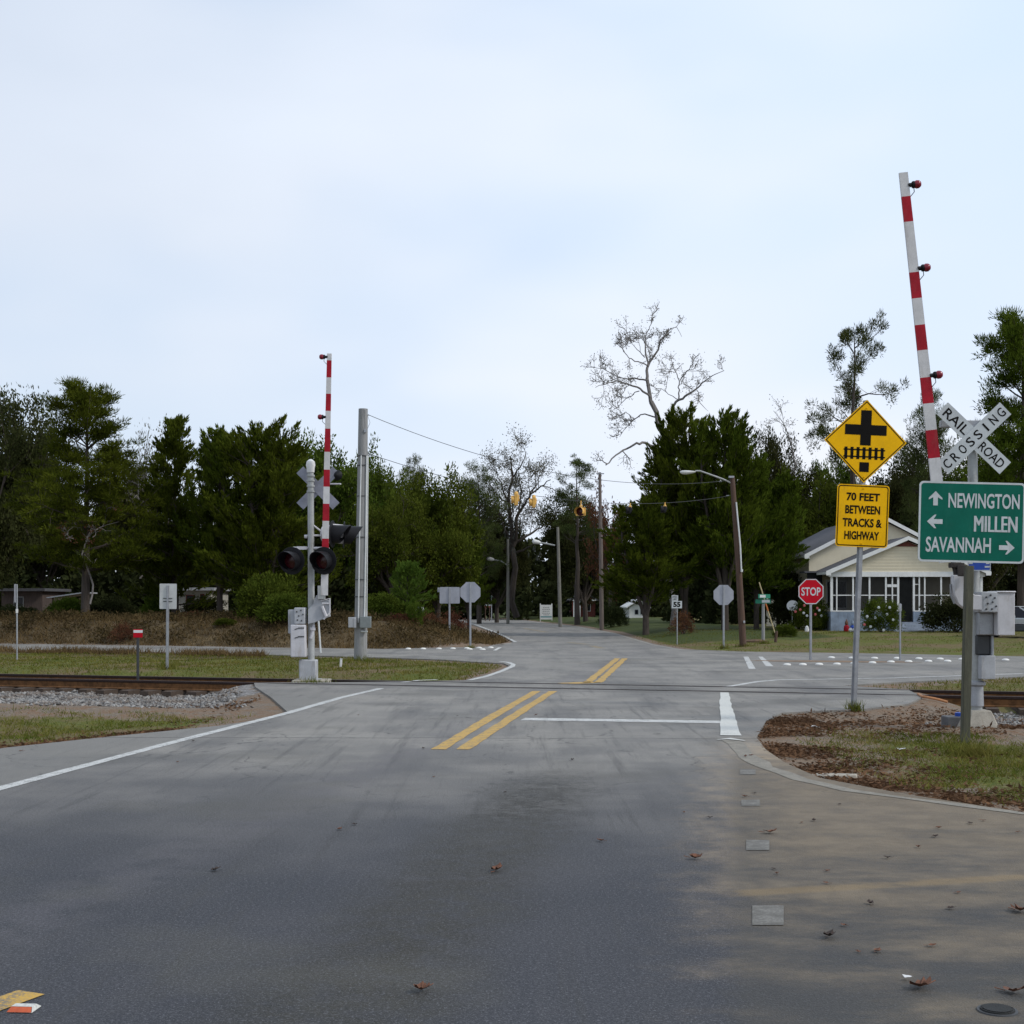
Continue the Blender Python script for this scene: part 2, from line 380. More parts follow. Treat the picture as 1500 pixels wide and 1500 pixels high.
# asphalt
def asphalt_mat():
    t=NT('asphalt'); p=t.pos(); x,y,z=t.sep(p)
    # position along the approach lane direction (streaks)
    st=t.map(p,(1,.12,1),(0,0,-.13))
    sp=t.noise(p,120,2,.7); sp2=t.vor(p,95).outputs['Distance']
    blot=t.noise(p,.55,5,.6); med=t.noise(p,3.2,5,.65); streak=t.noise(st,1.3,4,.6)
    # surface darkens gradually towards the camera, with an irregular blend
    yy=t.math('ADD',y,t.math('MULTIPLY',x,.05)); yy=t.math('ADD',yy,t.math('MULTIPLY',t.math('SUBTRACT',blot,.5),3.5))
    far_mix=t.ramp(yy,7.5,18.2)
    dark=t.mix(t.ramp(blot,.35,.65),(.027,.029,.036),(.049,.050,.057))
    light=t.mix(t.ramp(blot,.35,.65),(.185,.175,.158),(.285,.268,.238))
    c=t.mix(far_mix,dark,light)
    # worn wheel paths and oil in the lane centre
    c=t.mix(t.ramp(streak,.48,.68,0,.32),c,(.045,.045,.047))
    oil=t.math('MULTIPLY',t.ramp(t.math('ADD',t.math('ABSOLUTE',t.math('ADD',t.math('SUBTRACT',x,t.math('MULTIPLY',y,.15)),1.6)),t.math('MULTIPLY',t.math('SUBTRACT',blot,.5),.8)),.12,.75,1,0),t.ramp(t.noise(p,4.5,6,.75),.30,.62,.25,1))
    oil=t.math('MULTIPLY',oil,t.ramp(y,15,12))
    sk=t.noise(t.map(p,(7,.30,1),(0,0,-.14)),1.,4,.65)
    c=t.mix(t.math('MULTIPLY',t.ramp(sk,.52,.72,0,.46),t.ramp(y,30,20,.35,1)),c,(.040,.039,.037)); c=t.mix(t.ramp(sk,.44,.30,0,.08),c,(.13,.128,.126))
    c=t.mix(t.math('MULTIPLY',oil,.92),c,(.030,.027,.018))
    c=t.mix(t.math('MULTIPLY',t.ramp(t.noise(t.map(p,(1,.8,1)),15,4,.7),.54,.62,0,.85),t.math('MULTIPLY',oil,1.2,True)),c,(.018,.018,.015))
    gh=t.math('ABSOLUTE',t.math('ADD',t.math('SUBTRACT',x,t.math('MULTIPLY',y,.17)),3.88))
    c=t.mix(t.math('MULTIPLY',t.ramp(gh,.55,.05,0,.30),t.ramp(med,.35,.6)),c,(.125,.115,.125))
    # brownish stain where needles rot
    c=t.mix(t.math('MULTIPLY',t.ramp(t.noise(t.map(p,(1,1,1),(0,0,0),(3,7,0)),.42,4,.6),.52,.68),.40),c,(.085,.080,.062))
    # aggregate
    g2=t.noise(p,52,3,.75)
    c=t.mix(t.ramp(g2,.52,.66,0,.5),c,(.155,.155,.17)); c=t.mix(t.ramp(g2,.46,.34,0,.6),c,(.020,.021,.024))
    c=t.mix(t.ramp(sp,.56,.68,0,.6),c,(.21,.21,.225))
    c=t.mix(t.ramp(sp,.44,.32,0,.55),c,(.022,.022,.025))
    # sand drifted over the side street
    lim=t.math('SUBTRACT',x,t.math('MULTIPLY',y,.161))
    sandn=t.noise(t.map(p,(.50,.95,1),(0,0,.35)),1.5,6,.7)
    sm1=t.math('MULTIPLY',t.ramp(t.math('ADD',lim,t.math('MULTIPLY',t.math('SUBTRACT',med,.5),1.3)),-.55,.75),t.ramp(t.math('ADD',sandn,t.math('MULTIPLY',y,.060)),.78,1.14))
    sm1=t.math('MULTIPLY',sm1,t.ramp(y,18.5,15.0))
    sand=t.mix(t.ramp(med,.3,.7),(.26,.195,.125),(.40,.305,.195))
    c=t.mix(t.math('MULTIPLY',sm1,.85),c,sand)
    old2=t.math('MULTIPLY',t.ramp(t.math('ADD',lim,t.math('MULTIPLY',t.math('SUBTRACT',med,.5),.35)),-.10,.12),t.ramp(y,16,14))
    c=t.mix(t.math('MULTIPLY',old2,.55),c,(.056,.052,.044))
    # rubbed faint yellow line on the side street
    ln=t.math('ABSOLUTE',t.math('SUBTRACT',t.math('SUBTRACT',y,7.74),t.math('MULTIPLY',x,.256)))
    c=t.mix(t.math('MULTIPLY',t.math('MULTIPLY',t.ramp(ln,.13,.04,0,.40),old2),t.ramp(sandn,.35,.55)),c,(.27,.185,.085))
    # dirty crossing apron and gravel dust along the edges
    trk=t.math('ABSOLUTE',t.math('SUBTRACT',t.math('ADD',y,t.math('MULTIPLY',x,.30)),28.45))
    c=t.mix(t.math('MULTIPLY',t.ramp(trk,2.6,.9),t.ramp(t.noise(t.map(p,(.25,1,1),(0,0,-.29)),2.4,4,.6),.40,.62,0,.5)),c,(.075,.072,.070))
    # shoulder outside the white line
    sh=t.math('ADD',x,t.math('SUBTRACT',6.28,t.math('MULTIPLY',y,.132)))
    shm=t.math('MULTIPLY',t.ramp(sh,-.05,-.35),t.ramp(y,27,24))
    c=t.mix(t.math('MULTIPLY',shm,t.ramp(med,.3,.65,.35,.85)),c,t.mix(t.ramp(sp,.4,.6),(.13,.125,.115),(.23,.22,.20)))
    # skid marks and cracks
    wv=t.n('ShaderNodeTexWave'); wv.bands_direction='Y'
    wp_=t.n('ShaderNodeTexNoise'); t.l(p,wp_.inputs['Vector']); wp_.inputs['Scale'].default_value=1.6; wp_.inputs['Detail'].default_value=5
    wv2=t.n('ShaderNodeVectorMath'); wv2.operation='MULTIPLY_ADD'; t.l(wp_.outputs['Color'],wv2.inputs[0]); wv2.inputs[1].default_value=(1.1,1.1,0); t.l(p,wv2.inputs[2])
    cr=t.vor(t.map(wv2.outputs[0],(.55,.42,0)),.9); cr.feature='DISTANCE_TO_EDGE'
    ck=t.math('MULTIPLY',t.ramp(cr.outputs['Distance'],.009,.003),t.math('MULTIPLY',t.ramp(med,.42,.58,0,.55),t.ramp(far_mix,.2,.8,.25,1)))
    t.t.nodes.remove(wv)
    c=t.mix(ck,c,(.03,.03,.03))
    seam=t.math('ABSOLUTE',t.math('SUBTRACT',t.math('ADD',y,t.math('MULTIPLY',t.math('SUBTRACT',med,.5),.25)),t.math('ADD',17.35,t.math('MULTIPLY',x,-.02))))
    c=t.mix(t.math('MULTIPLY',t.ramp(seam,.05,.02,0,.55),t.ramp(blot,.4,.5)),c,(.035,.034,.033))
    h=t.math('ADD',sp,t.math('MULTIPLY',sp2,.6))
    t.pbsdf(c,t.ramp(blot,.3,.7,.66,.82),0,t.bump(h,.6,.007),.30); return t.m
M['asphalt']=asphalt_mat()
def sheet(name,pts,mat,z,parent=None):
    """flat sheet from an outline on the ground"""
    pts=[Vector((p[0],p[1],z)) for p in pts]
    me=bpy.data.meshes.new(name)
    tr=tessellate_polygon([pts]); 
    fs=[]
    for a,b,c in tr:
        n=(pts[b]-pts[a]).cross(pts[c]-pts[a]); fs.append((a,b,c) if n.z>0 else (a,c,b))
    me.from_pydata(pts,[],fs); me.materials.append(mat)
    return link(me,name,parent)
road=tag(sheet('road',PAVE,M['asphalt'],0),kind='structure')
# skirt so that the pavement has an edge of real thickness
mb=MB()
for i in range(len(PAVE)):
    a=PAVE[i];b=PAVE[(i+1)%len(PAVE)]
    mb.add([a,b,b+Vector((0,0,-.3)),a+Vector((0,0,-.3))],[(0,1,2,3)])
mb.build('pavement_edge',M['asphalt'],road)

def linemat(name,col,wear=.5,scale=3,under=(.12,.12,.115)):
    t=NT(name); p=t.pos()
    n=t.noise(p,scale,5,.7); f=t.noise(p,70,3,.7)
    w=t.ramp(t.math('ADD',t.math('MULTIPLY',n,.5),t.math('MULTIPLY',f,.5)),.60-.22*wear,.68-.12*wear,0,.85)
    c=t.mix(w,col,under); c=t.mix(t.ramp(f,.4,.6,0,.25),c,(.2,.19,.17))
    t.pbsdf(c,.7,0,t.bump(f,.3,.004),.3); return t.m
M['lw']=linemat('white_road_paint',(.56,.56,.54),.55,7)
M['lw2']=linemat('thick_white_thermoplastic',(.60,.60,.56),.2)
M['lwf']=linemat('faded_white_paint',(.34,.315,.27),.7)
M['lwd']=linemat('rubbed_white_paint',(.20,.19,.17),.95,9,(.075,.07,.06))
M['lwt']=linemat('sandy_white_paint',(.27,.245,.20),.85,6,(.15,.135,.11))
M['ly']=linemat('yellow_road_paint',(.54,.325,.06),.6,7)
M['lyf']=linemat('faded_yellow_paint',(.34,.25,.12),.9)
def strip(pts,w,rag=.0):
    """ribbon of width w (or list) along a ground path"""
    pts=[Vector((p[0],p[1],0)) for p in pts]; 
    # resample
    out=[];ws=[]
    if not hasattr(w,'__len__'): w=[w]*len(pts)
    for i in range(len(pts)-1):
        n=max(1,int((pts[i+1]-pts[i]).length/.4))
        for k in range(n):
            f=k/n; out.append(pts[i].lerp(pts[i+1],f)); ws.append(w[i]*(1-f)+w[i+1]*f)
    out.append(pts[-1]);ws.append(w[-1])
    l=[];r=[]
    for i,p in enumerate(out):
        d=(out[min(i+1,len(out)-1)]-out[max(i-1,0)]).normalized(); nrm=Vector((-d.y,d.x,0))
        l.append(p+nrm*(ws[i]/2+rnd.uniform(-rag,rag))); r.append(p-nrm*(ws[i]/2+rnd.uniform(-rag,rag)))
    return l,r
def ribbon(name,pts,w,mat,z=.004,rag=.006,parent=road):
    l,r=strip(pts,w,rag); n=len(l)
    vs=[Vector((p.x,p.y,z)) for p in l+r]; fs=[(i,i+n,i+1+n,i+1) for i in range(n-1)]
    me=bpy.data.meshes.new(name); me.from_pydata(vs,[],fs)
    bm=bmesh.new();bm.from_mesh(me);bmesh.ops.recalc_face_normals(bm,faces=bm.faces)
    for f in bm.faces:
        if f.normal.z<0: f.normal_flip()
    bm.to_mesh(me);bm.free()
    me.materials.append(mat); return link(me,name,parent)
ribbon('edge_line',[(-6.3,-1),G(0,1155),G(240,1091),G(420,1045),G(500,1022),G(558,1008.5)],.15,M['lw'])
ribbon('edge_line',[G(590,999.5),G(612,996.8),G(640,995.6)],.14,M['lw'])
ribbon('edge_line',[G(688,996.3),G(712,991),G(735,983),G(750,976.5),G(752,973.5),G(745,970.5),G(733,969)],.14,M['lw'])
ribbon('edge_line',[G(755,940.5),G(738,931.5),G(715,922),G(695,914.5),G(668,908.2)],.16,M['lw'])
ribbon('edge_line',[G(748,942),G(720,945.5),G(670,949),G(560,951.5),G(400,949.3),G(0,944)],.18,M['lwf'])
ribbon('edge_line',[G(0,950.2),G(240,955.2),G(480,960),G(640,965),G(735,968.6)],.16,M['lwf'])
ribbon('edge_line',[G(700,906.2),G(760,908.2),G(850,919),G(900,928),G(955,944.2),G(1000,952.3),G(1090,955.4)],.13,M['lwf'])
ribbon('edge_line',[G(1090,955.4),G(1300,958.6),G(1500,963)],.15,M['lwf'])
ribbon('edge_line',[G(1062,1006.5),G(1084,1003),G(1110,998.5),G(1140,996),G(1300,993.5),G(1500,986.8)],.15,M['lw'])
ribbon('stop_line',[G(766,1053.5),G(900,1055.5),G(1058,1058)],.42,M['lw'],rag=.012)
ribbon('stop_line',[G(916,967),G(1000,968),G(1095,968.8)],.30,M['lwf'])
for dx in(-15,15):
    ribbon('centre_line',[G(660+dx*1.2,1098),G(731+dx*1.05,1053),G(798+dx*.8,1012.5)],[.17,.17,.16],M['ly'],rag=.01)
    ribbon('centre_line',[G(868+dx*.55,1000),G(910+dx*.35,964.5)],.17,M['ly'],rag=.02)
ribbon('centre_line',[G(826,1001.5),G(872,999.3)],.42,M['ly'],rag=.03)
ribbon('centre_line',[G(768,920.5),G(800,926)],.3,M['lyf']); ribbon('centre_line',[G(832,941),G(862,944)],.3,M['lyf']); ribbon('centre_line',[G(866,946),G(882,949.5)],.3,M['lyf'])
ribbon('centre_line',[(-2.95,4.2),(-2.12,6.02)],.16,M['ly'],rag=.006)
ribbon('edge_patch',[G(1061,1015),G(1064,1040),G(1068,1062),G(1070,1078)],[.17,.20,.24,.27],M['lw2'],z=.008,rag=.012)
ribbon('edge_patch',[G(1050,1084.5),G(1068,1083),G(1092,1086)],[.03,.16,.03],M['lw2'],z=.012,rag=.01)
ribbon('edge_line',[G(1072,1084),G(1090,1104),G(1122,1124),G(1170,1142),G(1240,1158),G(1330,1170),G(1500,1192),(9,9.2)],[.22,.21,.19,.17,.15,.14,.13,.13],M['lwt'],rag=.03)
for (a,b,c,d) in((1084,1127,1107,1135),(1086,1172,1113,1181),(1093,1231,1127,1246),(1102,1327,1148,1356)):
    p=[G(a,b),G(c,b),G(c,d),G(a,d)]
    sheet('lane_dash',p,M['lwd'],.004,road)
sheet('chevron_bar',[G(1089,962),G(1096,962),G(1107,980),G(1097,980)],M['lw'],.004,road)
sheet('chevron_bar',[G(1111,962),G(1117,962),G(1133,976),G(1122,976)],M['lw'],.004,road)
# muddy turn island painted out of the highway
t_=[]
for k in range(28):
    a=2*math.pi*k/28; rr=1+.18*rnd.uniform(-1,1)
    t_.append((9.3+2.35*math.cos(a)*rr,40.0-.25*math.cos(a)*2+.55*math.sin(a)*rr))
sheet('island_mud',t_,paint('island_mud',(.20,.135,.085),.95,0,.4,4,bump=.4),.005,road)

# ---- railway track
track=thing('railroad_track','two rusty rails on ballasted ties crossing the road flush with the asphalt','railroad track',(0,27.7,0))
ta=math.atan(TS); Rt=Matrix.Rotation(ta,3,'Z')
ux=Rt@Vector((1,0,0)); uy=Rt@Vector((0,1,0)); T0=Vector((0,27.7,0))
def rail_prof():
    return [(-.07,-.185),(.07,-.185),(.07,-.17),(.015,-.155),(.015,-.045),(.036,-.035),(.036,0.0),(.03,.006),(-.03,.006),(-.036,0.0),(-.036,-.035),(-.015,-.045),(-.015,-.155),(-.07,-.17)]
for off in(0.,1.5):
    mb=MB(); pr=rail_prof(); n=len(pr)
    vs=[];fs=[]
    st=list(range(-70,71,2))
    for s_ in st:
        for (a,b) in pr: vs.append(T0+ux*s_+uy*(off+a)+Vector((0,0,b)))
    for i in range(len(st)-1):
        for k in range(n): fs.append((i*n+k,i*n+(k+1)%n,(i+1)*n+(k+1)%n,(i+1)*n+k))
    mb.add(vs,fs,0)
    r=mb.build('rail',M['rail'],track,(0,27.7,0))
    hb=MB(); hb.add([T0+ux*-70+uy*(off-.028)+Vector((0,0,.009)),T0+ux*70+uy*(off-.028)+Vector((0,0,.009)),T0+ux*70+uy*(off+.028)+Vector((0,0,.009)),T0+ux*-70+uy*(off+.028)+Vector((0,0,.009))],[(0,1,2,3)])
    hb.build('running_surface',M['railtop'],r,(0,27.7,0))
for k in range(-44,46):
    s_=k*.54
    p=T0+ux*s_
    if -5.2<p.x<7.4: continue
    if not(-16<p.x<18): continue
    MB().box(T0+ux*s_+uy*(.75+rnd.uniform(-.05,.05))+Vector((0,0,-.27)),(.22,2.6,.16),rot=Rt@Matrix.Rotation(rnd.uniform(-.03,.03),3,'Z')).build('tie',M['tie'],track,(0,27.7,0))
# flangeway grooves and rubber crossing panels in the road
gm_=paint('flangeway_grime',(.028,.026,.025),.9,0,.3,6)
for off,w in((-.09,.07),(.085,.07),(1.41,.07),(1.585,.07)):
    a=T0+ux*-5.4+uy*off; b=T0+ux*7.3+uy*off
    ribbon('flangeway',[a,b],w,gm_,.0045,.012)
# ballast stones
def stones(n,seed):
    g=np.random.default_rng(seed); base=np.array([[1,0,0],[-1,0,0],[0,1,0],[0,-1,0],[0,0,1],[0,0,-1]],float)
    tri=np.array([[0,2,4],[2,1,4],[1,3,4],[3,0,4],[2,0,5],[1,2,5],[3,1,5],[0,3,5]])
    P=[]
    while len(P)<n:
        s_=g.uniform(-19,19,4000); o=np.concatenate([np.where(s_[:3000]<0,g.uniform(-5.8,-.12,3000),g.uniform(-4.6,-.12,3000)),g.uniform(1.7,2.6,1000)])
        X=ux.x*s_+uy.x*o; Y=27.7+ux.y*s_+uy.y*o
        d=pave_dist(X,Y); ok=(d>np.where(X>0,.9,.3)+g.uniform(0,.9,4000))&(g.uniform(0,1,4000)<np.where(o<-4.2,.3,np.where(o<-2.8,.6,1)))
        P+=list(np.stack([X,Y],-1)[ok])
    P=np.array(P[:n]); Z=terrain(P[:,0],P[:,1])
    r=g.uniform(.018,.05,n)
    sc=g.uniform(.6,1.3,(n,1,3)); jit=g.uniform(.75,1.25,(n,6,1))
    v=base[None]*jit*sc*r[:,None,None]
    ang=g.uniform(0,6.28,n); c,s=np.cos(ang),np.sin(ang)
    tilt=g.uniform(-1,1,(n,2))
    x=v[...,0]*c[:,None]-v[...,1]*s[:,None]; y=v[...,0]*s[:,None]+v[...,1]*c[:,None]; z=v[...,2]*.8+.5*x*tilt[:,:1]+.5*y*tilt[:,1:]
    v=np.stack([x,y,z],-1)+np.concatenate([P,(Z+r*.35)[:,None]],1)[:,None]
    f=(tri[None]+6*np.arange(n)[:,None,None]).reshape(-1,3)
    return v.reshape(-1,3),f
def stonemat():
    t=NT('ballast_stone'); g=t.n('ShaderNodeNewGeometry')
    r=g.outputs['Random Per Island']; c=t.mix(r,(.075,.073,.072),(.34,.33,.315)); c=t.mix(t.ramp(t.noise(t.pos(),1.3,4,.6),.44,.62,0,.6),c,(.16,.12,.09))
    t.pbsdf(c,.9,0,None,.3); return t.m
v,f=stones(32000,3)
tag(link(npmesh('ballast',v,f,stonemat(),False,3),'ballast'),'loose grey ballast stones along the rails','gravel',kind='stuff')
# ---------------------------------------------------------------- leaves, grass
def diamonds(P,Dn,Ln,Wd,g,name,mat):
    """one small pointed leaf face per row of P along Dn"""
    n=len(P); t=Dn/np.maximum(np.linalg.norm(Dn,axis=1,keepdims=True),1e-6)
    q=g.normal(size=(n,3)); b=np.cross(t,q); b/=np.maximum(np.linalg.norm(b,axis=1,keepdims=True),1e-6)
    L_=np.broadcast_to(np.asarray(Ln,float),(n,))[:,None]; W_=np.broadcast_to(np.asarray(Wd,float),(n,))[:,None]
    v=np.stack([P,P+t*L_*.45+b*W_*.5,P+t*L_,P+t*L_*.45-b*W_*.5],1).reshape(-1,3)
    return npmesh(name,v,np.arange(4*n).reshape(n,4),mat,False)
def blades(P,H,g,name,mat,wid=.012,lean=.5):
    n=len(P); a=g.uniform(0,6.28,n); w=wid*g.uniform(.6,1.5,n)
    u=np.stack([np.cos(a),np.sin(a),0*a],-1)*w[:,None]
    l=g.normal(0,lean,(n,2))*H[:,None]
    tip=P+np.stack([l[:,0],l[:,1],H],-1)
    v=np.stack([P-u,P+u,tip],1).reshape(-1,3)
    return npmesh(name,v,np.arange(3*n).reshape(n,3),mat,False,3)
g=np.random.default_rng(11)
def scatter(n,x0,x1,y0,y1,keep):
    out=[];tot=0
    while tot<n:
        X=g.uniform(x0,x1,n);Y=g.uniform(y0,y1,n); k=keep(X,Y); out.append(np.stack([X[k],Y[k]],-1)); tot+=k.sum()
    P=np.concatenate(out)[:n]; return np.concatenate([P,terrain(P[:,0],P[:,1])[:,None]-.005],1)
def patchy(X,Y,k=1.6,th=0.): return snoise(X,Y,k,.9)+g.normal(0,.35,X.shape)>th
# verge beside the approach (both sides)
P1=scatter(26000,-14,-4,15,25,lambda X,Y:(pave_dist(X,Y)>.3)&(track_t(X,Y)<-7.3+.5*snoise(X,Y,1.1,.2))&(g.uniform(0,1,X.shape)<sm(.2,1.6,pave_dist(X,Y))+.08)&patchy(X,Y,1.2,-.1))
P2=scatter(34000,2.9,11,11.2,19.2,lambda X,Y:(pave_dist(X,Y)>.55+.35*snoise(X,Y,2.,.3))&(Y+.9*np.maximum(0,3.9-X)<18.6+.35*np.sin(X*1.7))&(g.uniform(0,1,X.shape)<sm(.1,2.4,pave_dist(X,Y))+.10)&patchy(X,Y,1.9,-.15))
P3=np.array([[5.55,16.55]])+g.normal(0,.16,(500,2)); P3=np.concatenate([P3,terrain(P3[:,0],P3[:,1])[:,None]],1)
P=np.concatenate([P1,P2,P3]); Hh=np.clip(.045*g.lognormal(0,.45,len(P)),.015,.16); Hh[-500:]*=2.6
tag(link(blades(P,Hh,g,'grass',L['grass'],.0065,.75),'grass'),'short green and straw coloured verge grass beside the asphalt','grass',kind='stuff')
P4=scatter(30000,-22,0,29.5,47,lambda X,Y:(pave_dist(X,Y)>.2)&(track_t(X,Y)>3.0)&patchy(X,Y,.9,-.5))
P5=scatter(5000,7,16,26.5,34,lambda X,Y:(pave_dist(X,Y)>.2)&(track_t(X,Y)>3.0))
P6=scatter(9000,5,28,48,72,lambda X,Y:(pave_dist(X,Y)>.25)&patchy(X,Y,.6,0))
P=np.concatenate([P4,P5,P6]); tag(link(blades(P,g.uniform(.03,.10,len(P)),g,'grass',L['grass'],.011,.6),'grass'),'mown olive grass between the track and the highway','grass',kind='stuff')
Bp=[(G(x,y).x,G(x,y).y,r_) for x,y,r_ in((528,968,.34),(457,999,.34),(245,975,.16),(1060,950,.16),(1089,948,.3),(1118,945,.22),(689,949.5,.12),(658,922,.2))]+[(W(202,996,31.2).x,31.2,.16),(G(1252,1057,-.2).x,G(1252,1057,-.2).y,.10),(W(245,975,36).x,36,.18)]
post_tufts=np.concatenate([np.array([[x,y]])+g.normal(0,r_*.6,(170,2)) for x,y,r_ in Bp]); post_tufts=np.concatenate([post_tufts,terrain(post_tufts[:,0],post_tufts[:,1])[:,None]],1)
tag(link(blades(post_tufts,g.uniform(.05,.22,len(post_tufts)),g,'grass',L['grass'],.008,.45),'grass'),'uncut grass tufts left standing around the feet of the posts','grass',kind='stuff')
P=scatter(26000,-26,0,51,66,lambda X,Y:(pave_dist(X,Y)>.3)&(Y>np.interp(X,[-80,-21.5,-9.3,0],[79,57.3,52.9,51.5]))&patchy(X,Y,.55,-.35))
Q=scatter(5000,-22,-8,43,50,lambda X,Y:(pave_dist(X,Y)>.3)&(np.abs(Y-45.5+.45*(X+8))<2)&patchy(X,Y,.7,.0))
P=np.concatenate([P,Q]); tag(link(blades(P,g.uniform(.06,.30,len(P)),g,'dry_grass',L['drygrass'],.016,.55),'dry_grass'),'tall brown dead grass covering the roadside bank','grass',kind='stuff')
P=scatter(15000,-26,0,51.5,64,lambda X,Y:(pave_dist(X,Y)>.6)&(Y>.7+np.interp(X,[-80,-21.5,-9.3,0],[79,57.3,52.9,51.5]))&patchy(X,Y,.75,.25))
P[:,2]+=g.uniform(0,.35,len(P)); tag(link(diamonds(P,g.normal(size=(len(P),3))+np.array([0,0,.4]),g.uniform(.08,.22,len(P)),g.uniform(.03,.09,len(P)),g,'weeds',L['weeds']),'weeds'),'dark brown and olive dead weeds tangled over the roadside bank','weeds',kind='stuff')
# pine straw and leaf litter
def keepl(X,Y):
    d=pave_dist(X,Y); t=track_t(X,Y)
    a=(X>2)&(d>.02)&(d<.3+g.exponential(.8,X.shape))&(Y<17); b=(X>2.8)&(d>.02)&(Y+.9*np.maximum(0,3.9-X)>18.2)&(t<-1.6)&(X<9)&(g.uniform(0,1,X.shape)<np.where(X<4.6,1,.25))
    c=(X<-4.6)&(d>.0)&(d<.2+g.exponential(.35,X.shape))&(t<-2); return (a|b|c)&patchy(X,Y,2.3,-.1)
P=scatter(24000,-13,10,9,25,keepl); n=len(P)
Dn=g.normal(size=(n,3))*np.array([1,1,.18]); P[:,2]+=.012+g.uniform(0,.02,n)
tag(link(diamonds(P,Dn,g.uniform(.03,.11,n),g.uniform(.006,.035,n),g,'leaf_litter',L['litter']),'leaf_litter'),'brown pine straw and dead leaves along the pavement edge','leaf litter',kind='stuff')

# ---------------------------------------------------------------- tree prototypes
class Skel:
    def __init__(s,seed): s.g=np.random.default_rng(seed); s.mb=MB(); s.cl=[]   # clumps: (pos, dir, radius)
    def limb(s,pts,r0,r1,n=6): 
        k=len(pts); s.mb.tube(pts,[r0+(r1-r0)*i/(k-1) for i in range(k)],n,0,False)
    def wig(s,a,d,L_,n,amp,up=0.):
        """wiggly polyline"""
        a=Vector(a);d=Vector(d).normalized();p=[a]
        for i in range(n):
            d=(d+Vector(s.g.normal(0,amp,3))+Vector((0,0,up))).normalized(); p.append(p[-1]+d*L_/n)
        return p,d
    def branch(s,a,d,L_,r,depth,amp=.16,up=.03,split=3,spread=.7,ratio=.68,tips=True,sides=5,cl=.5,minr=.006):
        p,e=s.wig(a,d,L_,5 if depth>1 else 4,amp,up)
        s.limb(p,r,max(minr,r*.55),sides if depth>0 else 3)
        if depth==0:
            if tips:
                s.cl.append((p[-1],e,cl)); s.cl.append((p[len(p)//2],e,cl*.8))
            return
        for k in range(split):
            f=s.g.uniform(.35,1.) if k else 1.
            i=min(len(p)-2,int(f*(len(p)-1))); q=p[i].lerp(p[i+1],f*(len(p)-1)-i)
            nd=(e+Vector(s.g.normal(0,spread,3))).normalized()
            s.branch(q,nd,L_*ratio*s.g.uniform(.7,1.15),max(minr,r*.55),depth-1,amp,up,split,spread,ratio,tips,max(3,sides-1),cl,minr)
def crown(s,mat,per,length,width,name='crown',out=.6,up=.3,sq=(1,1,.8),spine=0.,jl=.35):
    g=s.g; C=np.array([[*c[0]] for c in s.cl]); Dv=np.array([[*c[1]] for c in s.cl]); Rr=np.array([c[2] for c in s.cl])
    n=len(C); k=np.maximum(1,g.poisson(per,n)); ix=np.repeat(np.arange(n),k); m=len(ix)
    off=g.normal(size=(m,3)); off/=np.linalg.norm(off,axis=1,keepdims=True); off*=(g.uniform(0,1,(m,1))**.45)*np.array(sq)
    P=C[ix]+off*Rr[ix][:,None]
    if spine:
        u=g.uniform(-.35,1,(m,1)); tp=np.maximum(.18,1.-u); P=C[ix]+Dv[ix]*u*spine*Rr[ix][:,None]/.35+off*Rr[ix][:,None]*.5*tp
        Dn=Dv[ix]*.9+off*out*.8+g.normal(0,.22,(m,3))+np.array([0,0,up])
    else: Dn=off*out+Dv[ix]*.5+g.normal(0,.45,(m,3))+np.array([0,0,up])
    return diamonds(P,Dn,length*g.uniform(1-jl,1+jl,m),width*g.uniform(.7,1.3,m),g,name,mat)

def proto_cedar(seed,H,Rr,leaders,mat,prof=.75,zmin=.06,per=36,flat=0.,gap=0.):
    s=Skel(seed); g=s.g
    tops=[(0,0,H)]+[(g.uniform(-.55,.55)*Rr,g.uniform(-.5,.5)*Rr,H*g.uniform(.74,.96)) for _ in range(leaders-1)]
    for li,(x,y,h) in enumerate(tops):
        base=Vector((0,0,-.4)) if li==0 else Vector((0,0,H*.12))
        pts=[base,Vector((x*.5,y*.5,h*.4)),Vector((x,y,h*.75)),Vector((x,y,h))]
        s.limb(pts,(.035*H*.55) if li==0 else .012*H,.02,8)
        nb=int(95*(1 if li==0 else .55))
        for b in range(nb):
            t=g.uniform(zmin,1)**.9; z=h*t
            if gap and g.uniform()<gap*abs(math.sin(z*1.9)): continue
            L_=Rr*(1 if li==0 else .55)*((1-t)**prof*1.0+.07)*g.uniform(.5,1.12)*(1.15 if t>.15 else .8)
            if flat and t>flat: L_=max(L_,Rr*.62*g.uniform(.4,1.1)*(1.03-t)**.2)
            a=g.uniform(0,6.28); d=Vector((math.cos(a),math.sin(a),.18+.5*t))
            i=t*3; i0=min(2,int(i)); o=pts[i0].lerp(pts[i0+1],i-i0)
            p,e=s.wig(o,d,L_,5,.13,.05); s.limb(p,.012*(1.2-t)*H*.25+.01,.008,4)
            for q in np.linspace(.3,1.03,max(2,int(L_/.34)+1)):
                j=min(4,int(q*5)); pp=p[min(j,4)].lerp(p[min(j+1,5)],min(1.,q*5-j))
                s.cl.append((pp+Vector(g.normal(0,.12,3)),e+Vector((0,0,.35)),.2+.10*Rr*(1.15-t*.75)*g.uniform(.5,1.1)))
        for q in np.linspace(.86,1.,5): s.cl.append((pts[2].lerp(pts[3],(q-.75)/.25),Vector((0,0,1)),.28*(1.25-q)+.12))
    return s.mb,crown(s,mat,per*.8,.24,.062,out=.55,up=.25,sq=(1,1,.75),spine=.30)
